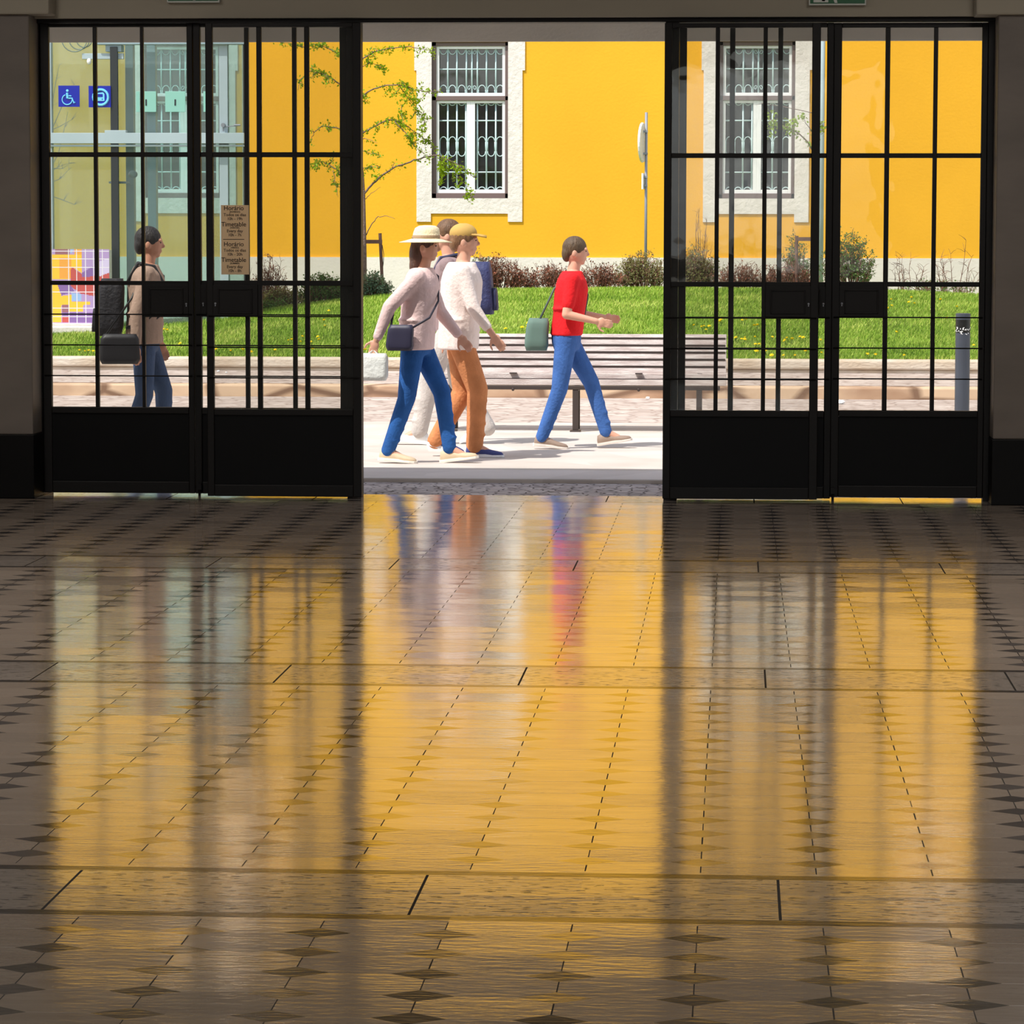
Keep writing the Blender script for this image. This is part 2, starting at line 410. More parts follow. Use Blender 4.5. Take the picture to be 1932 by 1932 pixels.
    p.inputs['Specular IOR Level'].default_value = 0.75
    L(math_('MULTIPLY', math_('SUBTRACT', 1.0, math_('MAXIMUM', math_('MULTIPLY', line, 0.55), joint)), math_('MULTIPLY_ADD', n1.outputs[0], 1.1, math_('MULTIPLY_ADD', sc.outputs[2], 0.25, -0.05))), p.inputs['Coat Weight']); L(math_('SUBTRACT', 0.75, math_('MAXIMUM', math_('MULTIPLY', math_('MAXIMUM', joint, pit), 0.7), math_('MULTIPLY', line, 0.35))), p.inputs['Specular IOR Level']); p.inputs['Coat Roughness'].default_value = 0.10; p.inputs['Coat IOR'].default_value = 1.5
    # normal: per-tile tilt and undulation
    wv = N('ShaderNodeTexNoise'); wv.inputs['Scale'].default_value = 1.3; wv.inputs['Detail'].default_value = 2; L(tc.outputs['Object'], wv.inputs[0])
    wv2 = N('ShaderNodeTexNoise'); wv2.inputs['Scale'].default_value = 14; wv2.inputs['Detail'].default_value = 3; L(mp.outputs[0], wv2.inputs[0])
    geo = N('ShaderNodeNewGeometry')
    b1 = N('ShaderNodeBump'); b1.inputs['Strength'].default_value = 1.0; b1.inputs['Distance'].default_value = 0.0022; L(wv.outputs[0], b1.inputs['Height'])
    b2 = N('ShaderNodeBump'); b2.inputs['Strength'].default_value = 1.0; b2.inputs['Distance'].default_value = 0.00055; L(wv2.outputs[0], b2.inputs['Height']); L(b1.outputs[0], b2.inputs['Normal'])
    b3 = N('ShaderNodeBump'); b3.inputs['Strength'].default_value = 0.6; b3.inputs['Distance'].default_value = 0.002
    L(math_('SUBTRACT', 1.0, math_('MAXIMUM', joint, pit)), b3.inputs['Height']); L(b2.outputs[0], b3.inputs['Normal'])
    vs = N('ShaderNodeVectorMath', operation='SUBTRACT'); L(wnz.outputs['Color'], vs.inputs[0]); vs.inputs[1].default_value = (0.5, 0.5, 0.5)
    vm = N('ShaderNodeVectorMath', operation='MULTIPLY'); L(vs.outputs[0], vm.inputs[0]); vm.inputs[1].default_value = (0.003, 0.017, 0)
    va = N('ShaderNodeVectorMath', operation='ADD'); L(vm.outputs[0], va.inputs[0]); L(b3.outputs[0], va.inputs[1])
    vn = N('ShaderNodeVectorMath', operation='NORMALIZE'); L(va.outputs[0], vn.inputs[0]); L(vn.outputs[0], p.inputs['Normal']); L(vn.outputs[0], p.inputs['Coat Normal'])
    return m
FL_ROUGH = 0.085
M['floor'] = floor_mat()

# ------------------------------------------------------------------ the hall
YD = 21.30           # door plane
YT = 21.50           # threshold, hall floor ends
def struct(mb, name, m, label=None, **k):
    return tag(mb.build(name, m, **k), label, None, None, 'structure')
b = MB(); b.box(-13, 9, -6, YT, -0.12, 0.0); struct(b, 'floor', M['floor'])
b = MB(); b.box(-13, 9, -6.3, 21.6, 4.6, 4.8); struct(b, 'ceiling', M['ceil'])
b = MB(); b.box(-13.2, -13, -6.3, 21.6, 0, 4.6); struct(b, 'wall_left', M['plaster'])
b = MB(); b.box(9, 9.2, -6.3, 21.6, 0, 4.6); struct(b, 'wall_right', M['plaster'])
b = MB()
b.box(-13, 9, -6.2, -6.0, 0, 1.2); b.box(-13, 9, -6.2, -6.0, 4.0, 4.6); b.box(-13, -5, -6.2, -6, 1.2, 4.0); b.box(2, 9, -6.2, -6, 1.2, 4.0)
for x in (-3.2, -1.5, 0.2): b.box(x - 0.05, x + 0.05, -6.15, -6.05, 1.2, 4.0)
struct(b, 'wall_back', M['plaster'])

YP = 21.0            # front face of the pillars
xl = at(58, 400, YP).x; xr = at(1879, 400, YP).x
zt = at(966, 33, 21.2).z
dz_l, dz_r = at(30, 820, YP).z, at(1905, 829, YP).z
for side, x0, x1, dz in (('left', -13, xl, dz_l), ('right', xr, 9, dz_r)):
    b = MB(); b.box(x0, x1, YP, 21.6, dz, 3.4)
    struct(b, 'wall_front_' + side, M['marble'], bevel=0.008)
    b = MB()
    if side == 'left': b.box(x0, x1 + 0.006, YP - 0.012, 21.6, 0, dz)
    else: b.box(x0 - 0.006, x1, YP - 0.012, 21.6, 0, dz)
    struct(b, 'baseboard_' + side, M['dado'], bevel=0.004)
    b = MB()
    if side == 'left': b.box(x0, at(92, 15, 20.96).x, 20.96, 21.25, at(43, 27, 20.96).z, 4.6)
    else: b.box(at(1842, 15, 20.96).x, x1, 20.96, 21.25, at(1890, 28, 20.96).z, 4.6)
    struct(b, 'trim_' + side, M['plaster'], bevel=0.012)
b = MB(); b.box(-13, 9, 21.18, 21.6, zt, 4.8)
struct(b, 'wall_front', M['plaster'])
b = MB(); YE = 22.45; zb = at(966, 78, YE).z
b.add([(x, y, z) for x in (-13, 9) for y, z in ((21.6, 3.32), (YE, zb), (YE + .05, zb), (YE + .05, zb + .08), (21.6, 3.46))], [(0, 1, 2, 3, 4), (9, 8, 7, 6, 5)] + [(i, (i + 1) % 5, (i + 1) % 5 + 5, i + 5) for i in range(5)])
struct(b, 'trim_1', M['beam'])

# exit signs on the lintel
def exit_sign(x0, x1, yb, label, flip):
    p0 = at(x0, yb, 21.14); p1 = at(x1, yb, 21.14)
    w = p1.x - p0.x; h = w * 0.48; zb_ = p0.z
    r = empty('exit_sign', (p0.x + w/2, 21.16, zb_), label, 'sign')
    b = MB(); b.box(p0.x, p1.x, 21.135, 21.18, zb_, zb_ + h); b.build('housing', M['white_symbol'], r, bevel=0.003)
    b = MB(); b.box(p0.x + .008, p1.x - .008, 21.131, 21.136, zb_ + .010, zb_ + h - .008); b.build('green_panel', M['green_sign'], r)
    f = lambda u: p0.x + (w * (1 - u) if flip else w * u)
    g = lambda v: zb_ + h * v
    b = MB()
    def poly(pts): b.prism([(f(a), g(c)) for a, c in pts], 21.126, 21.132)
    poly([(.66, .10), (.92, .10), (.92, .88), (.66, .88)])                       # door
    poly([(.12, .45), (.30, .45), (.30, .30), (.42, .52), (.30, .74), (.30, .60), (.12, .60)])   # arrow
    poly([(.50, .08), (.55, .08), (.60, .34), (.66, .40), (.62, .46), (.54, .40)]); poly([(.60, .40), (.70, .36), (.72, .14), (.77, .14), (.77, .42), (.64, .50)])
    poly([(.57, .44), (.65, .44), (.68, .70), (.58, .70)]); poly([(.50, .56), (.58, .64), (.58, .70), (.48, .60)]); poly([(.66, .66), (.76, .56), (.78, .60), (.68, .70)])
    poly([(.62 + .035*math.cos(t*.785), .78 + .07*math.sin(t*.785)) for t in range(8)])
    b.build('pictogram', M['white_symbol'], r)
exit_sign(315, 414, 5, 'green exit sign above the glazed doors nearest the glass lift', False)
exit_sign(1526, 1634, 10, 'green exit sign with white rim above the doors nearest the bollard', True)

# ------------------------------------------------------------------ doors
def Z(px, py, Y): return at(px, py, Y).z
def XX(px, Y): return at(px, 290, Y).x
def door_leaf(n, Y, g, ys, bottom, plate, rods, label, stile_l, stile_r, top=43):
    """g: glass column pixel limits [(x0,x1)*3]; ys: (top glass, m1a, m1b, m2a, m2b, rail); plate: index of the column with the lock plate"""
    cx = (g[0][0] + g[-1][1]) / 2
    z = lambda py: Z(cx, py, Y)
    x = lambda px: XX(px, Y)
    T = 0.05
    r = empty('door_%d' % n, (x(cx), Y, z(bottom)), label, None, None, 'structure')
    xs0, xs1 = x(stile_l), x(stile_r)
    b = MB()
    b.box(xs0, x(g[0][0]), Y, Y + T, z(bottom), z(top)); b.box(x(g[-1][1]), xs1, Y, Y + T, z(bottom), z(top))
    b.box(x(g[0][0]), x(g[-1][1]), Y, Y + T, z(ys[0]), z(top))
    b.box(x(g[0][0]), x(g[-1][1]), Y, Y + T, z(ys[5] + 12), z(ys[5]))
    b.box(x(g[0][0]), x(g[-1][1]), Y, Y + T, z(bottom), z(bottom - 22))
    b.build('leaf_frame', M['iron'], r, bevel=0.004)
    b = MB()
    b.box(x(g[0][0]), x(g[-1][1]), Y + .016, Y + T - .012, z(bottom - 22), z(ys[5] + 12)); b.build('kick_panel', M['iron2'], r)
    b = MB()
    for i in range(len(g) - 1):
        b.box(x(g[i][1]), x(g[i+1][0]), Y + .006, Y + T - .006, z(ys[5]), z(ys[0]))
    b.box(x(g[0][0]), x(g[-1][1]), Y + .008, Y + T - .008, z(ys[2]), z(ys[1]))
    b.box(x(g[0][0]), x(g[-1][1]), Y + .008, Y + T - .008, z(ys[4]), z(ys[3]))
    b.build('glazing_bars', M['iron'], r, bevel=0.002)
    b = MB(); b.box(x(g[0][0]) - .004, x(g[-1][1]) + .004, Y + .022, Y + .027, z(ys[5]) - .004, z(ys[0]) + .004); b.build('glass', M['door_glass'], r)
    for ry in rods:
        b = MB(); zz = z(ry); b.tube([(xs0 + .012, Y - .006, zz), (xs1 - .012, Y - .006, zz)], 0.0042, 8); b.build('guard_rod', M['iron'], r, smooth=True)
    a, c = g[plate]
    b = MB()
    b.box(x(a) - .003, x(c) + .003, Y - .004, Y + T, z(598), z(ys[4]) + .004)
    e = 9
    b.box(x(a + e), x(c - e), Y - .012, Y - .003, z(ys[4] + 8), z(ys[4] + 6)); b.box(x(a + e), x(c - e), Y - .012, Y - .003, z(592), z(590))
    b.box(x(a + e), x(a + e + 2.5), Y - .012, Y - .003, z(592), z(ys[4] + 6)); b.box(x(c - e - 2.5), x(c - e), Y - .012, Y - .003, z(592), z(ys[4] + 6))
    lp = b.build('lock_plate', M['iron'], r, bevel=0.002)
    kx = x(c - 3) if plate == 2 else x(a + 4)
    b = MB(); b.ball((kx, Y - .008, z(573)), (.007, .006, .007), 8); b.box(kx - .003, kx + .003, Y - .010, Y - .003, z(578), z(573)); b.build('keyhole', M['galv'], lp)
    return r
YA = 21.12
L1 = door_leaf(1, YD, [(93, 176), (183, 265), (271, 353)], (51, 287, 296, 530, 538, 768), 930, 2, (593, 651, 709),
     'black iron glazed door leaf at the far left beside the stone pillar', 77, 364)
L2 = door_leaf(2, YD, [(378, 461), (469, 551), (559, 641)], (51, 287, 296, 530, 538, 770), 932, 0, (594, 652, 710),
     'black iron glazed door leaf behind the open leaf with the timetable', 365, 655)
L3 = door_leaf(3, YA, [(401, 484), (493, 574), (583, 665)], (51, 287.5, 296.5, 529.5, 539, 772), 937, 0, (597, 655.5, 713),
     'black iron glazed door leaf folded open in front of its neighbour, with a timetable on its glass', 388, 681)
L4 = door_leaf(4, YA, [(1267, 1349), (1357, 1439), (1447, 1531)], (52, 289, 298, 532, 541, 775), 942, 2, (600, 658.5, 716),
     'black iron glazed door leaf folded open at the right edge of the doorway', 1253, 1547)
L5 = door_leaf(5, YD, [(1295, 1376), (1386, 1467), (1476, 1559)], (52, 289, 298, 532, 541, 775), 940, 2, (599, 657, 715),
     'black iron glazed door leaf behind the open leaf at the right of the doorway', 1281, 1571.9)
L6 = door_leaf(6, YD, [(1587, 1669), (1678, 1760), (1768, 1851)], (52, 289, 298, 532, 541, 775), 939, 0, (599, 657, 715),
     'black iron glazed door leaf beside the right stone pillar', 1571.8, 1862)
def floor_bolt(r, px, Y, y0):
    p = at(px, y0, Y); b = MB(); b.tube([(p.x, Y + .01, 0.0), (p.x, Y + .01, p.z + .05)], .0085, 8); b.box(p.x - .014, p.x + .014, Y - .006, Y + .02, p.z + .02, p.z + .06)
    b.build('floor_bolt', M['iron'], r)
floor_bolt(L2, 376, YD - .03, 930); floor_bolt(L6, 1571, YD - .03, 938)
# frame: jambs, posts and head
b = MB()
zh0, zh1 = Z(966, 43, YD), Z(966, 30, YD)
b.box(xl - .0, XX(77, YD), YD - .03, YD + .09, 0, zh1); b.box(XX(1862, YD), xr, YD - .03, YD + .09, 0, zh1)
b.box(XX(655.5, YD), XX(682, YD), YD - .05, YD + .09, 0, zh0); b.box(XX(1255, YD), XX(1280.5, YD), YD - .05, YD + .09, 0, zh0)
b.box(xl, xr, YD - .06, YD + .09, zh0, zh1)
tag(b.build('trim_2', M['iron'], bevel=.004), 'black iron frame around the doorway', None, None, 'structure')

# timetable notice on the glass of the open leaf
YN = YA + .020
n0, n1 = at(417, 387, YN), at(470, 518, YN)
nt_ = empty('timetable_notice', ((n0.x + n1.x)/2, YN, (n0.z + n1.z)/2), 'beige opening hours notice in Portuguese and English stuck on the door glass', 'notice')
b = MB(); b.box(n0.x, n1.x, YN - .003, YN, n1.z, n0.z); b.build('backing', M['notice'], nt_)
lines = [('Horário', 10.5, 393), ('(INVERNO)', 3.6, 400), ('Todos os dias', 6.8, 405.5), ('10h - 19h', 6.8, 413), ('Timetable', 10.5, 423.5), ('(WINTER)', 3.6, 430),
         ('Every day', 7, 436), ('10h - 7h', 6.8, 443.5), None, ('Horário', 10.5, 461), ('(VERÃO)', 3.6, 467.5), ('Todos os dias', 6.8, 472.5), ('10h - 20h', 6.8, 480),
         ('Timetable', 10.5, 490.5), ('(SUMMER)', 3.6, 497), ('Every day', 7, 503.5), ('10h - 8h', 6.8, 511)]
pxm = YN / F
for ln in lines:
    if ln is None:
        q0, q1 = at(421, 451, YN), at(461, 452.2, YN)
        b = MB(); b.box(q0.x, q1.x, YN - .0045, YN - .003, q1.z, q0.z); b.build('divider_rule', M['ink'], nt_); continue
    cu = bpy.data.curves.new('lettering', 'FONT'); cu.body = ln[0]; cu.size = ln[1] * pxm * 1.12; cu.align_x = 'CENTER'; cu.align_y = 'CENTER'; cu.offset = 0.0004
    cu.extrude = 0.0005
    cu.materials.append(M['ink'])
    t0 = bpy.data.objects.new('lettering', cu); COL.objects.link(t0); bpy.context.view_layer.update()
    me_ = bpy.data.meshes.new_from_object(t0.evaluated_get(bpy.context.evaluated_depsgraph_get())); bpy.data.objects.remove(t0)
    t = bpy.data.objects.new('lettering', me_); COL.objects.link(t)
    p = at(441 if ln[1] > 8 else 443, ln[2], YN - .004)
    t.location = p - nt_.location; t.rotation_euler = (math.pi/2, 0, 0); t.parent = nt_

# ------------------------------------------------------------------ outdoor ground
g_y = lambda py: ground(966, py).y
Ykerb, Yslab, Ystr = g_y(903), g_y(886), g_y(797)
Ystep = g_y(750)
b = MB(); b.box(-16, 12, YT, Ykerb, -0.16, -0.03); struct(b, 'street_setts', M['setts'])
b = MB(); b.box(-16, 12, YT - .002, YT + .02, -0.16, -0.002); struct(b, 'threshold', M['kerb'])
b = MB(); b.box(-16, 12, Ykerb, Yslab, -0.16, 0.0); struct(b, 'pavement_kerb', M['kerb'], bevel=.01)
b = MB(); b.box(-16, 12, Yslab, Ystr, -0.16, 0.0); struct(b, 'pavement', M['slab'])
b = MB(); b.box(-18, 14, Ystr, Ystep + .3, -0.16, -0.002); struct(b, 'cobbled_walk', M['street'])
zs = Z(966, 728.5, Ystep); 
def yz(py, z):       # distance at which height z is seen at row py
    d = M3 @ Vector((0, 966.0 - py, -F)); return d.y * (z - EYE) / d.z
Ycap = yz(702, zs); zc = Z(966, 677, Ycap)
b = MB(); b.box(-20, 16, Ystep, Ycap + .2, -0.1, zs); struct(b, 'terrace_step', M['step'], bevel=.015)
b = MB(); b.box(-20, 16, Ystep + .35, Ycap + .1, zs - .02, zs + .004); struct(b, 'terrace_tread', M['street'])
zm = zs + (zc - zs) * 0.28
b = MB(); b.box(-20, 16, Ycap + .03, Ycap + .4, zs - .05, zm); b.box(-20, 16, Ycap, Ycap + .38, zm, zc); struct(b, 'lawn_kerb', M['cap'], bevel=.02)

# lawn mound
crest = [(-400, 660), (60, 640), (100, 628), (190, 612), (300, 605), (400, 598), (500, 584), (560, 576), (640, 566), (700, 560), (780, 552), (880, 547), (1050, 545), (1250, 543), (1400, 545), (1600, 548), (1700, 549), (1840, 556), (2300, 570)]
YL0, YL1 = Ycap + .3, 45.0
cX = [at(c[0], c[1], YL1).x for c in crest]; cZ = [at(c[0], c[1], YL1).z for c in crest]
def lawn_z(X, Y):
    zc_ = np.interp(X, cX, cZ)
    s = np.clip((Y - YL0) / (YL1 - YL0), 0, 1)
    return (zc - .01) + (zc_ - zc) * np.sin(s * math.pi / 2) - np.clip(Y - YL1, 0, 10) * 0.03
gx = np.linspace(-20, 15, 120); gy = np.concatenate([np.linspace(YL0, YL1, 30), np.linspace(YL1 + .4, 50.2, 12)])
b = MB()
vs = [(x, y, float(lawn_z(x, y))) for y in gy for x in gx]; nx = len(gx)
b.add(vs, [(j*nx+i, j*nx+i+1, (j+1)*nx+i+1, (j+1)*nx+i) for j in range(len(gy)-1) for i in range(nx-1)])
struct(b, 'lawn_bank', M['soil'], smooth=True)
# blades of grass: nobody could count them
rng = np.random.default_rng(5); NB = 150000
yy = YL0 + .03 + (49.0 - YL0) * rng.random(NB) ** 1.25
xx = (-1 + 2 * rng.random(NB)); xmid = (966 - 1390) / F * yy; xx = xmid + xx * (yy * 930 / F)
zz = lawn_z(xx, yy)
h = 0.022 + 0.030 * rng.random(NB); a = rng.random(NB) * math.pi; w = 0.006
lx = (rng.random(NB) - .35) * .05; ly = (rng.random(NB) - .5) * .04
V = np.empty((NB, 3, 3))
V[:, 0] = np.stack([xx - np.cos(a) * w, yy - np.sin(a) * w, zz - .005], 1); V[:, 1] = np.stack([xx + np.cos(a) * w, yy + np.sin(a) * w, zz - .005], 1)
V[:, 2] = np.stack([xx + lx, yy + ly, zz + h], 1)
me = bpy.data.meshes.new('grass'); me.vertices.add(NB * 3); me.vertices.foreach_set('co', V.ravel())
me.loops.add(NB * 3); me.loops.foreach_set('vertex_index', np.arange(NB * 3)); me.polygons.add(NB)
me.polygons.foreach_set('loop_start', np.arange(NB) * 3); me.update(calc_edges=True); me.materials.append(M['grass'])
go = bpy.data.objects.new('grass', me); COL.objects.link(go)
tag(go, 'bright green grass blades on the sloping lawn behind the bench', 'grass', None, 'stuff')

# ------------------------------------------------------------------ the yellow building
YF = 50.0
WX = [(787 - 541, 0), (787, 0), (787 + 541, 0)]
bld = empty('building', (at(966, 485, YF).x, YF, 0), 'bright yellow building with white stone window surrounds and white plinth', 'building')
fx = lambda px: at(px, 250, YF).x
fz = lambda py: at(880, py, YF).z
holes = [(fx(o + 27.6), fx(o + 171.5)) for o, _ in WX]
hz0, hz1 = fz(374), fz(79)
zpl = fz(485.5)
b = MB(); xs = [-30.0]
for h0, h1 in holes: xs += [h0, h1]
xs += [26.0]
for i in range(0, len(xs), 2): b.box(xs[i], xs[i+1], YF, YF + .4, zpl, 11)
for h0, h1 in holes: b.box(h0, h1, YF, YF + .4, zpl, hz0); b.box(h0, h1, YF, YF + .4, hz1, 11)
b.build('wall', M['yellow'], bld)
b = MB(); b.box(-30, 26, YF - .035, YF + .4, -0.2, zpl); b.build('plinth', M['plinth'], bld)
def rect(b, x0, y0, x1, y1, Y, d):
    b.box(fx(x0), fx(x1), Y, Y + d, fz(y1), fz(y0))
for wi, (o, _) in enumerate(WX):
    q = lambda c: o + (c / 4.83 + 650 - 787)      # crop coordinate -> pixel of this window
    # surround
    b = MB(); P = lambda px, py: (fx(px + o - 787), fz(py))
    b.prism([P(782, 20), P(990.5, 20), P(990.5, 133), P(985.7, 133), P(985.7, 418.5), P(958.5, 418.5), P(958.5, 403), P(813, 403), P(813, 418.5), P(786, 418.5), P(786, 133), P(782, 133)][0:2] +
            [P(990.5, 79), P(782, 79)], YF - .022, YF + .01)
    b.prism([P(782, 79), P(814.6, 79), P(814.6, 374), P(786, 374), P(786, 133), P(782, 133)], YF - .022, YF + .12)
    b.prism([P(958.5, 79), P(990.5, 79), P(990.5, 133), P(985.7, 133), P(985.7, 374), P(958.5, 374)], YF - .022, YF + .12)
    b.prism([P(786, 374), P(985.7, 374), P(985.7, 418.5), P(958.5, 418.5), P(958.5, 403), P(813, 403), P(813, 418.5), P(786, 418.5)], YF - .022, YF + .12)
    su = b.build('window_surround', M['stone'], bld)
    d = o - 787
    w = MB()
    rect(w, 814.6+d, 79, 822.5+d, 374, YF + .04, .14); rect(w, 952.5+d, 79, 958.5+d, 374, YF + .04, .14)
    rect(w, 814.6+d, 79, 958.5+d, 86.5, YF + .04, .14); rect(w, 814.6+d, 181, 958.5+d, 189.5, YF + .04, .14); rect(w, 814.6+d, 364.5, 958.5+d, 374, YF + .04, .14)
    wf = w.build('window', M['brown_frame'], bld, bevel=.004)
    def frame(x0, y0, x1, y1, gx0, gy0, gx1, gy1):
        m = MB(); Ys = YF + .07; dd = .06
        rect(m, x0+d, y0, gx0+d, y1, Ys, dd); rect(m, gx1+d, y0, x1+d, y1, Ys, dd); rect(m, gx0+d, y0, gx1+d, gy0, Ys, dd); rect(m, gx0+d, gy1, gx1+d, y1, Ys, dd)
        m.build('sash', M['white_paint'], wf, bevel=.004)
        m = MB(); rect(m, gx0+d-.5, gy0-.5, gx1+d+.5, gy1+.5, YF + .15, .01); m.build('pane', M['wglass'], wf)
    frame(822.5, 86.5, 952.5, 181, 828, 92, 947, 175)
    frame(822.5, 189.5, 887, 364.5, 827.6, 194.5, 880, 357.5)
    frame(887, 189.5, 952.5, 364.5, 895.4, 194.5, 947, 357.5)
    gm = MB(); YG = YF + .125; r_ = .0105
    C = lambda cx_, cy_: (fx(650 + cx_/4.83 + d), YG, fz(cy_/4.83))
    def bar(x0, y0, x1, y1, r=r_): gm.tube([C(x0, y0), C(x1, y1)], r, 6)
    for cx_ in (935, 1018, 1105, 1155, 1205, 1288, 1373): bar(cx_, 440, cx_, 850, .013)
    for cx_ in (935, 1018, 1100, 1205, 1288, 1373): bar(cx_, 938, cx_, 1728, .013)
    bar(858, 628, 1437, 628); 
    for yy_ in (1098, 1568): bar(858, yy_, 1112, yy_); bar(1186, yy_, 1437, yy_)
    def arc(cx_, cy_, rx_, ry_, a0, a1, n=9, r=.0075):
        gm.tube([C(cx_ + rx_ * math.cos(math.radians(a0 + (a1-a0)*k/n)), cy_ - ry_ * math.sin(math.radians(a0 + (a1-a0)*k/n))) for k in range(n+1)], r, 5)
    cols = (895, 977, 1062, 1247, 1331, 1412)
    for cx_ in cols:
        arc(cx_, 450, 32, 42, 180, 360); arc(cx_, 815, 32, 42, 0, 180)
        gm.tube([C(cx_ - 32, 815), C(cx_ - 32, 845)], .0075, 5); gm.tube([C(cx_ + 32, 815), C(cx_ + 32, 845)], .0075, 5)
        arc(cx_, 1290, 33, 45, 0, 180); arc(cx_, 1378, 33, 45, 180, 360)
        gm.tube([C(cx_ - 33, 1290), C(cx_ - 33, 1378)], .0075, 5); gm.tube([C(cx_ + 33, 1290), C(cx_ + 33, 1378)], .0075, 5)
        arc(cx_, 1735, 33, 32, 20, 160); arc(cx_, 925, 33, 32, 200, 340)
    for cx_, s in ((1130, 1), (1180, -1)):
        for cy_, t in ((470, -1), (800, 1)):
            gm.tube([C(cx_ + s*(22 - k*1.3)*math.cos(k*.6)*.8, cy_ - t*(24 - k*1.5)*math.sin(k*.6)) for k in range(13)], .006, 5)
    gm.build('window_grille', M['grille'], wf, smooth=True)

# ------------------------------------------------------------------ bench
YB = g_y(814)
bx0, bx1 = at(800, 700, YB).x, at(1370, 700, YB).x
bench = empty('slatted_bench', ((bx0+bx1)/2, YB + .2, 0), 'long weathered wooden slat bench facing the doorway, with a dark steel rail', 'bench')
zb_ = lambda py, dy: Z(1085, py, YB + dy)
# back slats lean backwards, the lowest ones roll forward into the seat
prof = [(630.5, 637, .46), (638.3, 650.3, .44), (651.7, 663.3, .42), (665, 676.7, .40), (678.3, 690, .38), (691.7, 703.3, .33), (705, 714.6, .05), (716.2, 726.6, .0)]
for i, (y0, y1, dy) in enumerate(prof):
    y0 -= .25; y1 += .25
    z0, z1 = zb_(y1, dy), zb_(y0, dy)
    if i >= 6:  # front of the seat, slats rolling over
        b = MB(); b.box(bx0, bx1, YB + dy, YB + dy + .045, z0, z1)
    else:
        b = MB(); b.add([(bx0, YB+dy, z0), (bx1, YB+dy, z0), (bx1, YB+dy+.028, z0), (bx0, YB+dy+.028, z0), (bx0, YB+dy+.018, z1), (bx1, YB+dy+.018, z1), (bx1, YB+dy+.046, z1), (bx0, YB+dy+.046, z1)],
              [(0,3,2,1),(4,5,6,7),(0,1,5,4),(1,2,6,5),(2,3,7,6),(3,0,4,7)])
    b.build('slat', M['bench_wood'], bench, bevel=.003)
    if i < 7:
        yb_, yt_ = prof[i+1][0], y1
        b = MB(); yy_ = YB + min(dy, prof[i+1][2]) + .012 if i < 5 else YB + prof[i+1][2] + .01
        b.box(bx0 + .01, bx1 - .01, yy_, yy_ + .012, zb_(yb_ + 1.2, dy), zb_(yt_ - 1.2, dy)); b.build('gap_shade_strip', M['bench_rail'], bench)  # dark strip standing in for the shade in the gap between slats
zseat = zb_(705, .05)
for k in range(4):
    y = YB + .105 + k * .062; b = MB(); b.box(bx0, bx1, y, y + .052, zseat - .035 - k*.006, zseat - .008 - k*.006); b.build('slat', M['bench_wood'], bench, bevel=.005)
b = MB(); b.box(bx0 + .04, bx1 - .05, YB - .006, YB + .05, zb_(735.5, 0), zb_(727.5, 0)); b.build('seat_rail', M['bench_rail'], bench, bevel=.006)
for px in (852, 1085.5, 1319):
    x = at(px, 770, YB).x; b = MB()
    zr = zb_(735, 0)
    b.box(x - .024, x + .024, YB + .0, YB + .05, .0, zr); b.box(x - .022, x + .022, YB + .05, YB + .40, zr - .02, zr + .025)
    b.add([(x-.02, YB+.37, zr), (x+.02, YB+.37, zr), (x+.02, YB+.43, zr), (x-.02, YB+.43, zr), (x-.02, YB+.49, .80), (x+.02, YB+.49, .80), (x+.02, YB+.53, .80), (x-.02, YB+.53, .80)],
          [(0,3,2,1),(4,5,6,7),(0,1,5,4),(1,2,6,5),(2,3,7,6),(3,0,4,7)])
    b.box(x - .045, x + .045, YB - .03, YB + .09, 0, .012); b.box(x - .02, x + .02, YB + .38, YB + .43, 0, zr)
    b.build('leg', M['bench_rail'], bench, bevel=.004)
for px in (968, 1205):
    x = at(px, 733, YB).x; b = MB(); b.tube([(x, YB - .014, zb_(736, 0)), (x, YB + .0, zb_(734, 0))], .012, 8); b.build('bolt_head', M['bench_rail'], bench); b = MB(); b.box(x - .03, x + .03, YB + .34, YB + .40, zb_(691.5, .33), zb_(690, .33)); b.build('slat_bracket', M['bench_rail'], bench); b = MB(); b.box(x - .03, x + .03, YB + .0, YB + .06, zb_(705.6, 0), zb_(703.6, 0)); b.build('slat_bracket', M['bench_rail'], bench)

# ------------------------------------------------------------------ bollard
YBo = 27.6
p = at(1817, 600, YBo); zt_ = Z(1817, 592, YBo); rr_ = 13.8 * YBo / F
bo = empty('bollard', (p.x, YBo, 0), 'slate grey cylindrical steel bollard with a black band near its top', 'bollard')
def disc_tube(b, zs_rs, n=28):
    b.rings([[(p.x + r * math.cos(2*math.pi*k/n), YBo + r * math.sin(2*math.pi*k/n), z) for k in range(n)] for z, r in zs_rs])
b = MB(); disc_tube(b, [(0, rr_), (Z(1817, 628, YBo), rr_)]); b.build('post', M['bollard'], bo, smooth=False)
b = MB(); disc_tube(b, [(Z(1817, 628, YBo), rr_ * .99), (Z(1817, 603, YBo), rr_ * .99)]); b.build('reflector_band', M['black'], bo)
b = MB(); disc_tube(b, [(Z(1817, 603, YBo), rr_), (zt_ + .012 - .012, rr_), (zt_ + .004, rr_ * .9)]); b.build('cap', M['bollard'], bo)
b = MB()
for k in range(26):
    a0 = -math.pi/2 + R.uniform(-1.2, 1.2); z0 = Z(1817, 621 + R.uniform(-4, 9), YBo); a1 = a0 + R.uniform(-.25, .25); z1 = z0 + R.uniform(-.012, .012)
    b.tube([(p.x + (rr_+.0015)*math.cos(a0), YBo + (rr_+.0015)*math.sin(a0), z0), (p.x + (rr_+.0015)*math.cos(a1), YBo + (rr_+.0015)*math.sin(a1), z1)], .003, 4)
b.build('torn_sticker', M['paper'], bo)

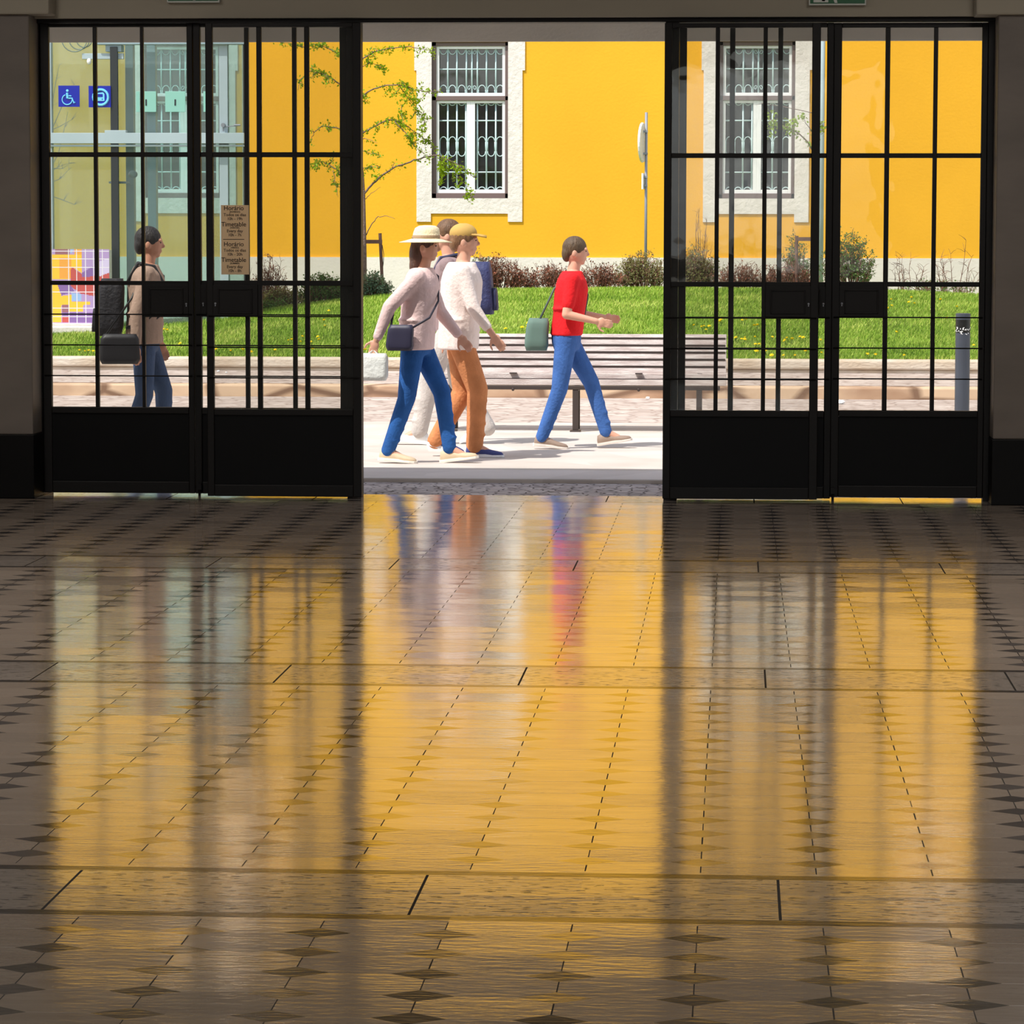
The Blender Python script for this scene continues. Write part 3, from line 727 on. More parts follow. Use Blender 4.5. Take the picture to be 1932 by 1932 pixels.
# ------------------------------------------------------------------ traffic sign seen edge on, second pole
YS = 47.0
pt, pb = at(1219.5, 212, YS), at(1217, 560, YS)
ts = empty('traffic_sign', (pt.x, YS, 0.7), 'round traffic sign seen from its edge on a galvanised pole before the yellow wall', 'traffic sign')
b = MB(); b.tube([(pt.x, YS, 0.45), (pt.x, YS, pt.z)], .020, 12); b.build('pole', M['galv'], ts, smooth=True)
def sdisc(px, y0, y1, square=False):
    c = at(px, (y0+y1)/2, YS); r = (Z(px, y0, YS) - Z(px, y1, YS)) / 2
    n = Vector((-0.985, 0.17, 0)); t = Vector((0.17, 0.985, 0)); u = Vector((0, 0, 1)); b = MB()
    K = 4 if square else 28; off = math.pi/4 if square else 0; rr = r * (1.414 if square else 1)
    rg = []
    for d_, s_ in ((0, .97), (.012, 1.0), (.028, 1.0), (.032, .96)) if not square else ((0, 1), (.02, 1)):
        rg.append([c + n * d_ + (t * math.cos(off + 2*math.pi*k/K) * (.8 if square else 1) + u * math.sin(off + 2*math.pi*k/K)) * rr * s_ for k in range(K)])
    b.rings(rg); b.build('sign_plate', M['white_paint'], ts)
    for dz in (-r * .55, r * .55):
        b = MB(); b.box(c.x - .005, pt.x + .022, YS - .03, YS + .03, c.z + dz - .014, c.z + dz + .014)
        b.build('bracket', M['galv'], ts)
sdisc(1214.5, 231, 307); sdisc(1215.5, 327, 357, True)
pp = at(1550.5, 300, 47.5)
b = MB(); b.tube([(pp.x, 47.5, 0.4), (pp.x, 47.5, 6.5)], .034, 14)
tag(b.build('lamp_post', M['steel_light'], smooth=True), 'pale grey steel post behind the gap between the right-hand door leaves', 'post')

# ------------------------------------------------------------------ glass lift
YLi = 43.0
lift = empty('glass_lift', (at(280, 400, YLi).x, YLi + 1, .45), 'green glass lift shaft with pale steel columns in front of the yellow building', 'lift')
def lz(py): return Z(280, py, YLi)
def lx(px, Y=YLi): return at(px, 300, Y).x
def lbox(name, m, *rs):
    b = MB()
    for (x0, y0, x1, y1, dy, dp) in rs: b.box(lx(x0), lx(x1), YLi + dy, YLi + dy + dp, lz(y1), lz(y0))
    return b.build(name, M[m], lift, bevel=.004)
lbox('column', 'steel_light', (93, -60, 98, 625, .0, .12))
lbox('column', 'steel_teal', (228, 78, 243, 620, .35, .15))
lbox('column', 'steel_blue', (273, -60, 289, 620, .20, .15))
lbox('column', 'steel_light', (413, -60, 429, 620, .05, .12))
lbox('column', 'steel_dark', (459, -60, 462.5, 620, .0, .06))
lbox('guide_rail', 'steel_dark', (209, 88, 223, 620, -.0, .06))
lbox('crossbeam', 'steel_light', (95, 251, 462, 271, -.08, .14), (95, 273, 462, 277, -.06, .1), (200, 246, 240, 252, -.08, .12))
lbox('head_beam', 'steel_blue', (183, 74, 462, 84, -.02, .15), (200, 84, 230, 97, .02, .2))
lbox('camera_bar', 'steel_light', (155, 100, 233, 111, .05, .05))
b = MB(); c = at(168, 116, YLi + .05); b.ball((c.x, c.y, c.z), (.03, .03, .04), 10); b.build('camera_dome', M['white_paint'], lift, smooth=True)
lbox('clamp', 'galv', (202, 342, 236, 346, .10, .3))
b = MB(); c = at(251, 329, YLi + .2); b.ball(c, (.06, .05, .05), 8); b.build('loudspeaker', M['steel_teal'], lift, smooth=True)
lbox('glass_wall', 'lift_glass', (97, 78, 460, 622, .08, .012)); 
XR_ = lx(457, YLi + 1.3)
b = MB(); b.box(lx(70, YLi + 1.3), XR_, YLi + 1.3, YLi + 1.31, lz(620), lz(-60)); b.build('glass_wall', M['lift_glass'], lift)
b = MB(); b.prism([(lx(459), lz(620)), (lx(459) + .01, lz(620)), (lx(459) + .01, lz(-60)), (lx(459), lz(-60))], YLi + .1, YLi + 1.3, lambda v: (v[0] + (XR_ - lx(459)) * (v[1] - YLi - .1) / 1.2, v[1], v[2])); b.build('glass_wall', M['lift_glass'], lift)
b = MB()
for k in range(3):
    c = at(140 + k*9, 78, YLi + .02); rr = .16 - k * .03
    b.tube([(c.x + rr*math.cos(a*.35), YLi + .03 + .01*k, c.z + .02 + rr*.95*math.sin(a*.35)) for a in range(-9, 1)], .006, 6)
b.build('cable_loop', M['steel_teal'], lift, smooth=True)
for px, py in ((421, 236), (422, 268)):
    c = at(px, py, YLi); b = MB(); b.tube([(c.x, YLi + .04, c.z), (c.x, YLi - .02, c.z)], .026, 14); b.tube([(c.x, YLi - .0, c.z), (c.x, YLi + .0, c.z - .08)], .008, 6); b.tube([(c.x, YLi + .01, c.z - .02), (c.x + .17, YLi + .01, c.z - .01)], .006, 6)
    b.tube([(c.x + .14, YLi, c.z), (c.x + .22, YLi, c.z)], .012, 8); b.build('glass_fixing', M['galv'], lift)
for x0, x1 in ((256, 263), (272, 294), (311, 349), (383, 390)):
    c = lbox('safety_square', 'mint', (x0, 172, x1, 211, .055, .006))
    if x1 - x0 > 15:
        m_ = (x0 + x1) / 2 + (0 if x1 - x0 > 30 else -8)
        lbox('tick_mark', 'steel_dark', (m_ - 1.5, 187, m_ + 1.5, 199, .05, .006))
# stickers on the glass
def blue_sign(x0, y0, x1, y1, label, kind):
    Yq = YLi - .02; a = at(x0, y0, Yq); c = at(x1, y1, Yq)
    r = empty('accessibility_sign' if kind == 'wheel' else 'metro_sign', ((a.x+c.x)/2, Yq, (a.z+c.z)/2), label, 'sign')
    b = MB(); b.box(a.x, c.x, Yq, Yq + .02, c.z, a.z); b.build('panel', M['blue_sign'], r)
    b = MB(); U = lambda u, v: (a.x + (c.x - a.x) * u, Yq - .004, a.z + (c.z - a.z) * v)
    def stroke(pts, w):
        b.tube([U(*q) for q in pts], w * (c.x - a.x) / 2, 6)
    if kind == 'wheel':
        b.ball(U(.43, .24), (.017, .004, .017), 8)
        stroke([(.42, .34), (.44, .60)], .12); stroke([(.44, .60), (.66, .60), (.74, .82), (.80, .78)], .065); stroke([(.45, .48), (.62, .49)], .05)
        stroke([(.36 + 0.24*math.cos(math.radians(t)) + .06, .66 + 0.24*math.sin(math.radians(t))) for t in range(-15, 250, 22)][::1], .05)
    else:
        cx_, cy_ = .55, .53
        stroke([(cx_ + .34*math.cos(t*.35), cy_ + .36*math.sin(t*.35)) for t in range(19)], .11)
        b.prism([(U(u, v)[0], U(u, v)[2]) for u, v in ((.38, .33), (.66, .30), (.72, .38), (.72, .70), (.38, .70))], Yq - .006, Yq - .001)
        b.cur = 1
        b.prism([(U(u, v)[0], U(u, v)[2]) for u, v in ((.42, .38), (.64, .38), (.64, .52), (.42, .52))], Yq - .009, Yq - .005)
        b.ball(U(.62, .62), (.009, .006, .009), 6)
        b.cur = 0
    b.build('symbol', [M['sign_cyan'], M['blue_sign']], r)
blue_sign(110, 161.5, 150, 201.5, 'blue square sign with a pale wheelchair symbol on the glass lift', 'wheel')
blue_sign(167, 162, 209, 202.5, 'blue square sign with a train in a ring on the glass lift', 'metro')

# tiled mural wall on a low stone base
YMu = 42.6
mx0, mx1, my0, my1 = 60, 207, 470, 610
mcol = {'y': (240, 190, 60), 'o': (232, 160, 70), 'p': (176, 148, 196), 'P': (132, 100, 160), 'l': (206, 192, 224), 'r': (190, 84, 80), 'b': (150, 180, 220), 'm': (150, 100, 112), 't': (110, 140, 130), 'B': (70, 120, 160), 'w': (226, 220, 228)}
def inpoly(x, y, P_):
    c = False; j = len(P_) - 1
    for i in range(len(P_)):
        if ((P_[i][1] > y) != (P_[j][1] > y)) and x < (P_[j][0]-P_[i][0])*(y-P_[i][1])/(P_[j][1]-P_[i][1]) + P_[i][0]: c = not c
        j = i
    return c
shapes = [('y', [(300, 535), (745, 535), (745, 700), (650, 640), (640, 760), (300, 760)]), ('o', [(540, 560), (650, 560), (650, 750), (540, 750)]),
          ('m', [(505, 480), (640, 480), (640, 535), (505, 535)]), ('o', [(680, 480), (745, 480), (745, 530), (680, 530)]), ('b', [(640, 470), (680, 470), (650, 530)]),
          ('r', [(650, 640), (740, 705), (830, 730), (1010, 700), (1010, 890), (850, 910), (740, 890), (640, 820)]), ('P', [(745, 700), (850, 640), (860, 730), (745, 740)]),
          ('P', [(520, 805), (640, 805), (680, 870), (560, 905)]), ('y', [(300, 800), (520, 800), (560, 910), (650, 900), (650, 960), (820, 965), (820, 990), (300, 1000)]),
          ('b', [(650, 880), (740, 890), (740, 955), (650, 955)]), ('b', [(900, 910), (1010, 880), (1010, 960), (900, 965)]), ('l', [(890, 600), (1010, 560), (1010, 690), (890, 740)]),
          ('y', [(300, 990), (555, 990), (555, 1150), (300, 1150)]), ('m', [(560, 990), (620, 990), (620, 1060), (560, 1060)]), ('y', [(625, 990), (760, 990), (755, 1055), (625, 1055)]),
          ('P', [(560, 1060), (850, 1060), (850, 1155), (560, 1155)]), ('r', [(560, 1100), (620, 1100), (620, 1155), (560, 1155)]), ('t', [(900, 970), (1010, 965), (1010, 1150), (960, 1150), (900, 1010)]), ('B', [(940, 960), (1010, 960), (1010, 1000), (940, 1000)])]
keys = list(mcol)
mu = empty('mural_wall', (at(135, 610, YMu).x, YMu, Z(135, 612, YMu)), 'low wall of purple, yellow and red painted tiles beside the glass lift', 'mural')
b = MB(); NX, NZ = 96, 96
a0, a1 = at(mx0, my0, YMu), at(mx1, my1, YMu)
for i in range(NX):
    for j in range(NZ):
        u0, u1, v0, v1 = i/NX, (i+1)/NX, j/NZ, (j+1)/NZ
        px = mx0 + (mx1-mx0)*(u0+u1)/2; py = my0 + (my1-my0)*(v0+v1)/2
        cx_, cy_ = px * 4.83, (py - 370) * 4.83
        k = 'p'
        for kk, P_ in shapes:
            if inpoly(cx_, cy_, P_): k = kk
        if (cx_ - 545) % 77.5 < 6 or (cy_ - 570) % 75 < 6: k = 'w'
        b.cur = keys.index(k)
        b.add([(a0.x+(a1.x-a0.x)*u0, YMu, a0.z+(a1.z-a0.z)*v1), (a0.x+(a1.x-a0.x)*u1, YMu, a0.z+(a1.z-a0.z)*v1), (a0.x+(a1.x-a0.x)*u1, YMu, a0.z+(a1.z-a0.z)*v0), (a0.x+(a1.x-a0.x)*u0, YMu, a0.z+(a1.z-a0.z)*v0)], [(0,1,2,3)])
b.build('tile_face', [mat('tile_' + str(i), mcol[k], .35) for i, k in enumerate(keys)], mu)
b = MB(); b.box(a0.x, a1.x, YMu + .005, YMu + .18, a1.z, a0.z - .01); b.build('core', M['stone'], mu)
b = MB(); b.box(a0.x - .1, a1.x + .05, YMu - .08, YMu + .22, a1.z - .35, a1.z); b.build('base', M['stone'], mu, bevel=.01)
b = MB(); b.box(at(60, 620, 42.0).x, at(182, 620, 42.0).x, 42.0, 42.5, .1, Z(120, 617, 42.0)); struct(b, 'stone_step', M['stone'], bevel=.01)

# ------------------------------------------------------------------ trees and shrubs
def leaf_quad(b, p, s):
    d = Vector((R.gauss(0, 1), R.gauss(0, 1), R.gauss(0, 1))).normalized(); e = d.cross(Vector((R.gauss(0, 1), R.gauss(0, 1), R.gauss(0, 1)))).normalized()
    p = Vector(p)
    b.add([p, p + d*s*.5 + e*s*.32, p + d*s, p + d*s*.5 - e*s*.32], [(0, 1, 2, 3)])
def young_tree(Y, trunk, branches, clusters, label, seed, wf=4.2):
    R.seed(seed)
    base = at(trunk[0][0], trunk[0][1], Y); zb = float(lawn_z(base.x, Y))
    t = empty('young_tree', (base.x, Y, zb), label, 'tree')
    b = MB(); pts = [Vector((base.x, Y, zb - .05))] + [at(x, y, Y) for x, y in trunk[1:]]
    n = len(pts); b.tube(pts, [(wf * (1 - .75*i/(n-1))) * Y / F for i in range(n)], 10); b.build('trunk', M['bark'], t, smooth=True)
    fo = MB(); sz = Y / F
    def subtwig(p, dirn, ln, dens):
        q = [p]; 
        for k in range(3): q.append(q[-1] + (dirn + Vector((R.gauss(0,.35), R.gauss(0,.35), R.gauss(0,.35)))).normalized() * ln/3)
        br.tube(q, [.8*sz, .65*sz, .5*sz, .35*sz], 4)
        for w in q:
            for _ in range(dens): leaf_quad(fo, w + Vector((R.gauss(0,.018), R.gauss(0,.02), R.gauss(0,.018))), R.uniform(.026, .052))
    for br_pts, w, dens in branches:
        br = MB(); dy = R.uniform(-.5, .5); P_ = []
        for i, (x, y) in enumerate(br_pts): P_.append(at(x, y, Y + dy * i / len(br_pts)))
        # resample
        Q = []
        for i in range(len(P_) - 1):
            for k in range(4): Q.append(P_[i].lerp(P_[i+1], k/4) + Vector((R.gauss(0,.004), 0, R.gauss(0,.004))))
        Q.append(P_[-1]); m = len(Q)
        br.tube(Q, [w * (1 - .7*i/(m-1)) * sz for i in range(m)], 6)
        for i, q in enumerate(Q):
            if i < m * .15 and dens < 5: continue
            for _ in range(dens if R.random() < .75 else 0): leaf_quad(fo, q + Vector((R.gauss(0,.025), R.gauss(0,.03), R.gauss(0,.025))), R.uniform(.026, .052))
            if dens and R.random() < .42:
                subtwig(q, Vector((R.gauss(0, .6), R.gauss(0, .5), R.choice((-1, -1, .8)) * R.uniform(.3, 1))), R.uniform(.06, .16), dens)
        br.build('branch', M['bark'], t, smooth=True)
    for x, y, s, nn in clusters:
        c = at(x, y, Y)
        for _ in range(nn): leaf_quad(fo, c + Vector((R.gauss(0, s*sz), R.gauss(0, .1), R.gauss(0, s*sz))), R.uniform(.028, .056))
    fo.build('foliage', M['leaf'], t)
    return t
young_tree(46.0, [(688, 548), (688, 480), (687, 420), (686, 368), (684, 330), (681, 300), (677, 220), (675, 120), (674, 20), (673, -80)],
  [([(684, 370), (700, 350), (717, 333), (745, 315), (775, 305), (800, 297), (825, 293), (850, 303), (875, 318), (895, 335)], 2.1, 3),
   ([(680, 252), (705, 240), (730, 226), (750, 228), (770, 240), (800, 262), (815, 275)], 1.6, 5),
   ([(680, 183), (700, 170), (725, 161), (750, 160), (775, 166), (800, 173), (830, 172)], 1.6, 5),
   ([(678, 115), (705, 98), (735, 91), (765, 88), (795, 92), (815, 96)], 1.4, 5),
   ([(755, 165), (770, 185), (782, 200), (790, 215)], 1.0, 6), ([(745, 230), (765, 250), (775, 268), (790, 283)], 1.0, 6),
   ([(682, 262), (695, 262), (712, 270)], .8, 4), ([(684, 285), (700, 290), (710, 290)], .7, 3),
   ([(682, 318), (698, 313), (715, 318)], .8, 3), ([(690, 443), (700, 425), (712, 409), (730, 407), (745, 413)], 1.1, 0),
   ([(758, 200), (757, 215), (762, 232)], .8, 6), ([(678, 130), (700, 118), (725, 128)], .9, 7), ([(800, 210), (797, 222), (803, 232)], .7, 4),
   ([(850, 305), (862, 330), (880, 352), (885, 372)], .8, 5), ([(835, 300), (832, 318), (834, 330)], .8, 9),
   ([(677, 242), (640, 243), (610, 237), (592, 250), (586, 268)], 1.4, 4), ([(676, 168), (640, 158), (620, 143), (600, 137), (585, 133), (566, 152), (562, 170)], 1.4, 4),
   ([(675, 122), (642, 105), (622, 92), (600, 83), (585, 84)], 1.3, 5), ([(675, 340), (640, 323), (620, 310), (600, 303), (589, 318)], 1.4, 5), ([(628, 322), (634, 345), (638, 372)], .8, 4),
   ([(575, 90), (555, 84), (520, 78)], .8, 4), ([(688, 377), (700, 365), (718, 353)], .8, 0)],
  [(795, 245, 6, 40), (713, 332, 5, 30), (835, 315, 5, 40), (865, 325, 4, 30), (762, 185, 6, 60), (785, 190, 5, 50), (775, 262, 5, 40), (735, 172, 5, 40), (640, 100, 5, 40), (615, 150, 5, 30), (592, 315, 6, 50), (888, 365, 3, 16)],
  'young tree with fresh green leaves beside the doorway post, tied to a brown stake', 11)
young_tree(46.2, [(1541, 548), (1541, 460), (1540, 360), (1540, 260), (1539, 150), (1539, 40), (1539, -60)],
  [([(1541, 300), (1525, 268), (1505, 250), (1490, 243), (1470, 233), (1453, 225)], 1.6, 3), ([(1541, 262), (1520, 232), (1512, 218)], .9, 5),
   ([(1540, 240), (1548, 235), (1556, 245)], .6, 3), ([(1541, 215), (1480, 202), (1440, 196), (1422, 198)], .8, 0)],
  [(1455, 215, 5, 25), (1458, 235, 5, 30), (1488, 236, 6, 45), (1500, 230, 4, 30), (1513, 219, 4, 25), (1455, 250, 4, 16)],
  'slender young tree behind the right-hand doors, its leafy twig crossing the barred window', 12)
# bare sapling behind the lift at the left
R.seed(3)
t = empty('bare_sapling', (at(84, 560, 46).x, 46, .3), 'bare thin sapling with leafless twigs behind the glass lift', 'tree')
b = MB(); b.tube([at(80, 600, 46), at(82, 400, 46), at(84, 250, 46), at(90, 100, 46)], [.03, .022, .015, .008], 7); b.build('trunk', M['bark'], t)
for q in ([(84, 300), (100, 240), (115, 205), (128, 180), (140, 160)], [(84, 260), (98, 200), (106, 150), (112, 122)], [(84, 340), (110, 290), (122, 240), (128, 212)],
          [(84, 330), (110, 315), (130, 308)], [(84, 350), (112, 338), (130, 320)], [(84, 365), (120, 378), (140, 386), (150, 382)], [(86, 250), (110, 240), (135, 226)], [(84, 320), (95, 318), (118, 318), (133, 308)]):
    b = MB(); P_ = [at(x, y, 46) for x, y in q]; b.tube(P_, [.008 * (1 - .7*i/(len(P_)-1)) for i in range(len(P_))], 5)
    for k in range(5):
        s = P_[1 + k % (len(P_)-1)]; b.tube([s, s + Vector((R.uniform(-.05, .09), 0, R.uniform(.0, .10)))], [.004, .002], 4)
    b.build('branch', M['bark'], t)

# tree stakes
def stake(px, tiltx, py0, Y, bar, label):
    x0, x1 = at(px, py0, Y), at(px + tiltx, 545, Y); zb = float(lawn_z(x1.x, Y)) - .1
    r = empty('tree_stake', (x1.x, Y, zb), label, 'tree stake')
    b = MB(); b.tube([(x1.x, Y, zb), x0], .022, 8); b.build('stake', M['stake'], r)
    a, c = at(bar[0], bar[1], Y), at(bar[2], bar[1], Y)
    b = MB(); b.box(a.x, c.x, Y - .02, Y + .02, a.z - .026, a.z + .026); b.build('crossbar', M['stake'], r)
    b = MB(); b.tube([at(px + 4, 462, Y), at(px + 7, 480, Y - .02), at(px + 6, 498, Y), at(px + 4, 512, Y)], .005, 5); b.build('tie', M['black'], r)
stake(717, 6, 440, 45.7, (690, 456, 721), 'brown wooden tree stake with a crossbar tied to the young tree by the doorway')
stake(1503, 0, 445, 45.9, (1503, 451, 1537), 'brown wooden tree stake behind the right-hand door leaf, crossbar to the slender tree')

def shrub(x0, x1, ytop, ybase, Y, stems, leaves, lm, label, seed, name='shrub', spread=.5, lsize=(.018, .04), sm='twig', thin=1.0, bias=0.0):
    R.seed(seed)
    A, B = at(x0, ybase, Y), at(x1, ybase, Y); T = Z((x0+x1)/2, ytop, Y)
    cxx = (A.x + B.x) / 2; hw = (B.x - A.x) / 2; zb = float(lawn_z(cxx, Y)) - .03; H = T - zb
    r = empty(name, (cxx, Y, zb), label, 'shrub')
    st = MB(); fo = MB()
    for i in range(stems):
        u = R.uniform(-1, 1); bxp = cxx + u * hw * .55; by = Y + R.uniform(-.35, .35) * min(1, hw)
        hh = H * (1 - .55 * abs(u + bias) ** 1.6) * R.uniform(.6, 1.02)
        tx = cxx + (u * .95 + R.gauss(0, .12)) * hw
        pts = []
        for k in range(6):
            tt = k / 5; pts.append(Vector((bxp + (tx - bxp) * tt ** 1.2 + R.gauss(0, .012), by + R.gauss(0, .02), float(lawn_z(bxp, by)) - .04 + (hh) * tt)))
        st.tube(pts, [(.0065 - .0045 * k/5) * thin for k in range(6)], 4, False)
        for k in range(2, 6):
            for _ in range(2):
                q = pts[k]; dr = Vector((R.gauss(0, spread), R.gauss(0, .5), R.uniform(.1, 1))).normalized() * R.uniform(.05, .16)
                st.tube([q, q + dr * .5 + Vector((0, 0, .01)), q + dr], [.0032*thin, .0026*thin, .0016*thin], 3, False)
                for _ in range(leaves): leaf_quad(fo, q + dr * R.uniform(.1, 1) + Vector((R.gauss(0, .014), R.gauss(0, .02), R.gauss(0, .014))), R.uniform(*lsize))
    st.build('stems', M[sm], r)
    if leaves: fo.build('foliage', M[lm], r)
G = 'shrubs along the foot of the yellow building'
SH = [
 (468, 547, 484, 575, 46.2, 70, 1, 'leaf_red', 'leafless reddish shrub beside the timetable against the white plinth'),
 (495, 562, 545, 592, 45.2, 60, 6, 'leaf_olive', 'low olive shrub in front of the leafless reddish shrub'),
 (497, 528, 572, 592, 44.9, 22, 8, 'leaf_dark', 'tiny dark green plant at the edge of the lawn below the olive shrub'),
 (560, 650, 522, 586, 45.6, 80, 9, 'leaf_dark', 'dense dark green shrub behind the last panes of the left-hand doors'),
 (672, 735, 520, 568, 45.5, 60, 8, 'leaf_blue', 'grey-green shrub at the foot of the young tree by the doorway'),
 (870, 945, 482, 552, 46.4, 42, 6, 'leaf_blue', 'blue-green spiky shrub behind the walking group'),
 (880, 1002, 486, 556, 46.0, 130, 2, 'leaf_red', 'dense reddish brown shrub right of the walking group'),
 (985, 1085, 500, 556, 46.1, 80, 2, 'leaf_red', 'russet twiggy shrub behind the left shoulder of the person in red'),
 (1075, 1175, 500, 556, 46.0, 85, 2, 'leaf_red', 'russet twiggy shrub behind the arm of the person in red'),
 (1160, 1262, 478, 554, 46.2, 90, 5, 'leaf_olive', 'olive shrub growing around the foot of the traffic sign'),
 (1278, 1352, 470, 554, 46.2, 90, 5, 'leaf_olive', 'olive shrub behind the dark post of the right-hand doors'),
 (1345, 1440, 498, 554, 46.0, 75, 1, 'leaf_red', 'low russet twigs under the barred window behind the right-hand doors'),
 (1425, 1540, 500, 554, 46.0, 90, 2, 'leaf_red', 'low russet shrub between the barred window and the slender tree'),
 (1475, 1535, 440, 550, 46.5, 30, 6, 'leaf_dark', 'tall green bush behind the stake of the slender tree'),
 (1555, 1650, 438, 552, 46.0, 75, 8, 'leaf_dark', 'tall bright green bush left of the leafless stalks'),
]
for i, s in enumerate(SH):
    shrub(*s[:5], s[5], s[6], s[7], s[8], 40 + i)
shrub(1290, 1350, 395, 540, 46.4, 16, 0, 'leaf', 'tall leafless grey stalks above the olive shrub at the right-hand doors', 70, 'dry_stalks', .3, thin=.8)
shrub(1672, 1752, 468, 552, 46.2, 12, 0, 'leaf', 'leafless branching stalks in front of the white plinth left of the bollard', 71, 'dry_stalks', .9, thin=.9)
shrub(1758, 1850, 442, 556, 46.2, 11, 0, 'leaf', 'tall leafless stalks above the bollard beside the right pillar', 72, 'dry_stalks', .8, thin=1.0)
shrub(1690, 1850, 530, 560, 46.0, 26, 2, 'leaf_dark', 'low patch of weeds along the plinth above the bollard', 73, 'weeds', .6)

# dandelions
def lawn_hit(px, py):
    Y = YL0
    while Y < YL1:
        p = at(px, py, Y)
        if p.z <= float(lawn_z(p.x, Y)) + .03: return Vector((p.x, Y, float(lawn_z(p.x, Y))))
        Y += .03
    return None
dl = [(150,665),(160,666),(168,666),(175,667),(213,664),(225,663),(232,665),(310,627),(315,628),(343,651),(411,665),(438,666),(455,664),(474,671),(519,664),(546,645),(550,647),(570,641),(565,648),(602,638),(604,645),(589,649),(592,662),(613,610),(614,618),(621,589),(690,665),(700,664),(706,663),
      (955,625),(985,624),(992,622),(996,624),(999,615),(1163,611),(1050,546),(1313,617),(1326,618),(1325,623),(1338,621),(1333,625),(1362,609),(1360,611),(1398,609),(1405,608),(1424,618),(1430,619),(1390,643),(1397,642),(1402,644),(1406,641),(1422,641),(1425,654),(1432,653),(1446,667),(1454,641),(1427,668),(1457,676),(1480,645),(1488,643),(1494,645),(1484,646),(1510,640),(1516,641),(1480,677),(1502,674),(1521,669),(1545,647),(1548,669),(1635,679),(1652,679),(1670,678),(1681,568),(1720,567),(1716,574),(1724,575),(1681,582),(1679,587),(1688,632),(1707,678),(1775,570),(1804,582),(1789,604),(1836,655)]
proto = None
DG = [(360, 'small yellow dandelion in the lawn beyond the far-left door leaf', 'dandelions beyond the far-left door leaf'),
      (680, 'small yellow dandelion in the lawn beyond the door leaves with the timetable', 'dandelions beyond the timetable door leaves'),
      (1260, 'small yellow dandelion on the lawn seen through the open doorway', 'dandelions seen through the open doorway'),
      (1350, 'small yellow dandelion just above the right end of the bench', 'dandelions above the bench end'),
      (1570, 'small yellow dandelion in the lawn beyond the doors right of the bench', 'dandelions between bench and slender tree'),
      (1760, 'small yellow dandelion in the lawn left of the bollard', 'dandelions left of the bollard'),
      (2000, 'small yellow dandelion in the lawn around the top of the bollard', 'dandelions around the bollard')]
def dtag(o, px):
    g = next(d for d in DG if px < d[0]); o['label'] = g[1]; o['group'] = g[2]
for i, (px, py) in enumerate(dl):
    h_ = lawn_hit(px, py)
    if h_ is None: continue
    if proto is None:
        proto = empty('dandelion', h_, 'small yellow dandelion flower growing in the green lawn', 'flower', 'dandelions in the lawn')
        b = MB(); b.tube([(0, 0, -.01), (.003, 0, .03), (0, 0, .05)], .0025, 5); b.build('stem', M['leaf_dark'], loc=(0, 0, 0)).parent = proto
        b = MB()
        for k in range(14):
            a_ = 2*math.pi*k/14
            for rr, zz_ in ((.024, .056), (.015, .064)):
                c_, s_ = math.cos(a_ + rr*20), math.sin(a_ + rr*20)
                b.add([(0, 0, .052), (c_*rr*.6 - s_*.005, s_*rr*.6 + c_*.005, zz_), (c_*rr, s_*rr, zz_ + .002), (c_*rr*.6 + s_*.005, s_*rr*.6 - c_*.005, zz_)], [(0, 1, 2, 3)])
        b.ball((0, 0, .056), (.012, .012, .007), 6); b.build('flower_head', M['petal'], loc=(0, 0, 0)).parent = proto; dtag(proto, px)
    else:
        c = copy_tree(proto); dtag(c, px); c.location = h_; s = R.uniform(.85, 1.25); c.scale = (s, s, s); c.rotation_euler = (R.uniform(-.2, .5), R.uniform(-.3, .3), R.uniform(0, 6))

# scraps of paper
for px, py, s, lab in ((1586, 762, .045, 'crumpled white paper scrap on the setts seen through the right-hand doors'), (1222, 752, .022, 'small crumpled white paper scrap on the ground behind the bench'),
                  (412, 700, .020, 'small white scrap on the terrace step, the larger of two below the timetable'), (427, 702, .014, 'tiny white scrap on the terrace step right of a larger scrap')):
    z0 = zs + .004 if py < 720 else 0.0
    g_ = ground(px, py + (0 if py > 720 else 1.5), z0); R.seed(px)
    b = MB(); b.ball((0, 0, 0), (s, s, s * .55), 7)
    b.v = [tuple(Vector(v) * R.uniform(.7, 1.15) + Vector((0, 0, s * .35))) for v in b.v]
    b.v = [(x, y, max(z, 0)) for x, y, z in b.v]
    tag(b.build('paper_scrap', M['paper'], loc=(0, 0, 0)), lab, 'litter').location = g_

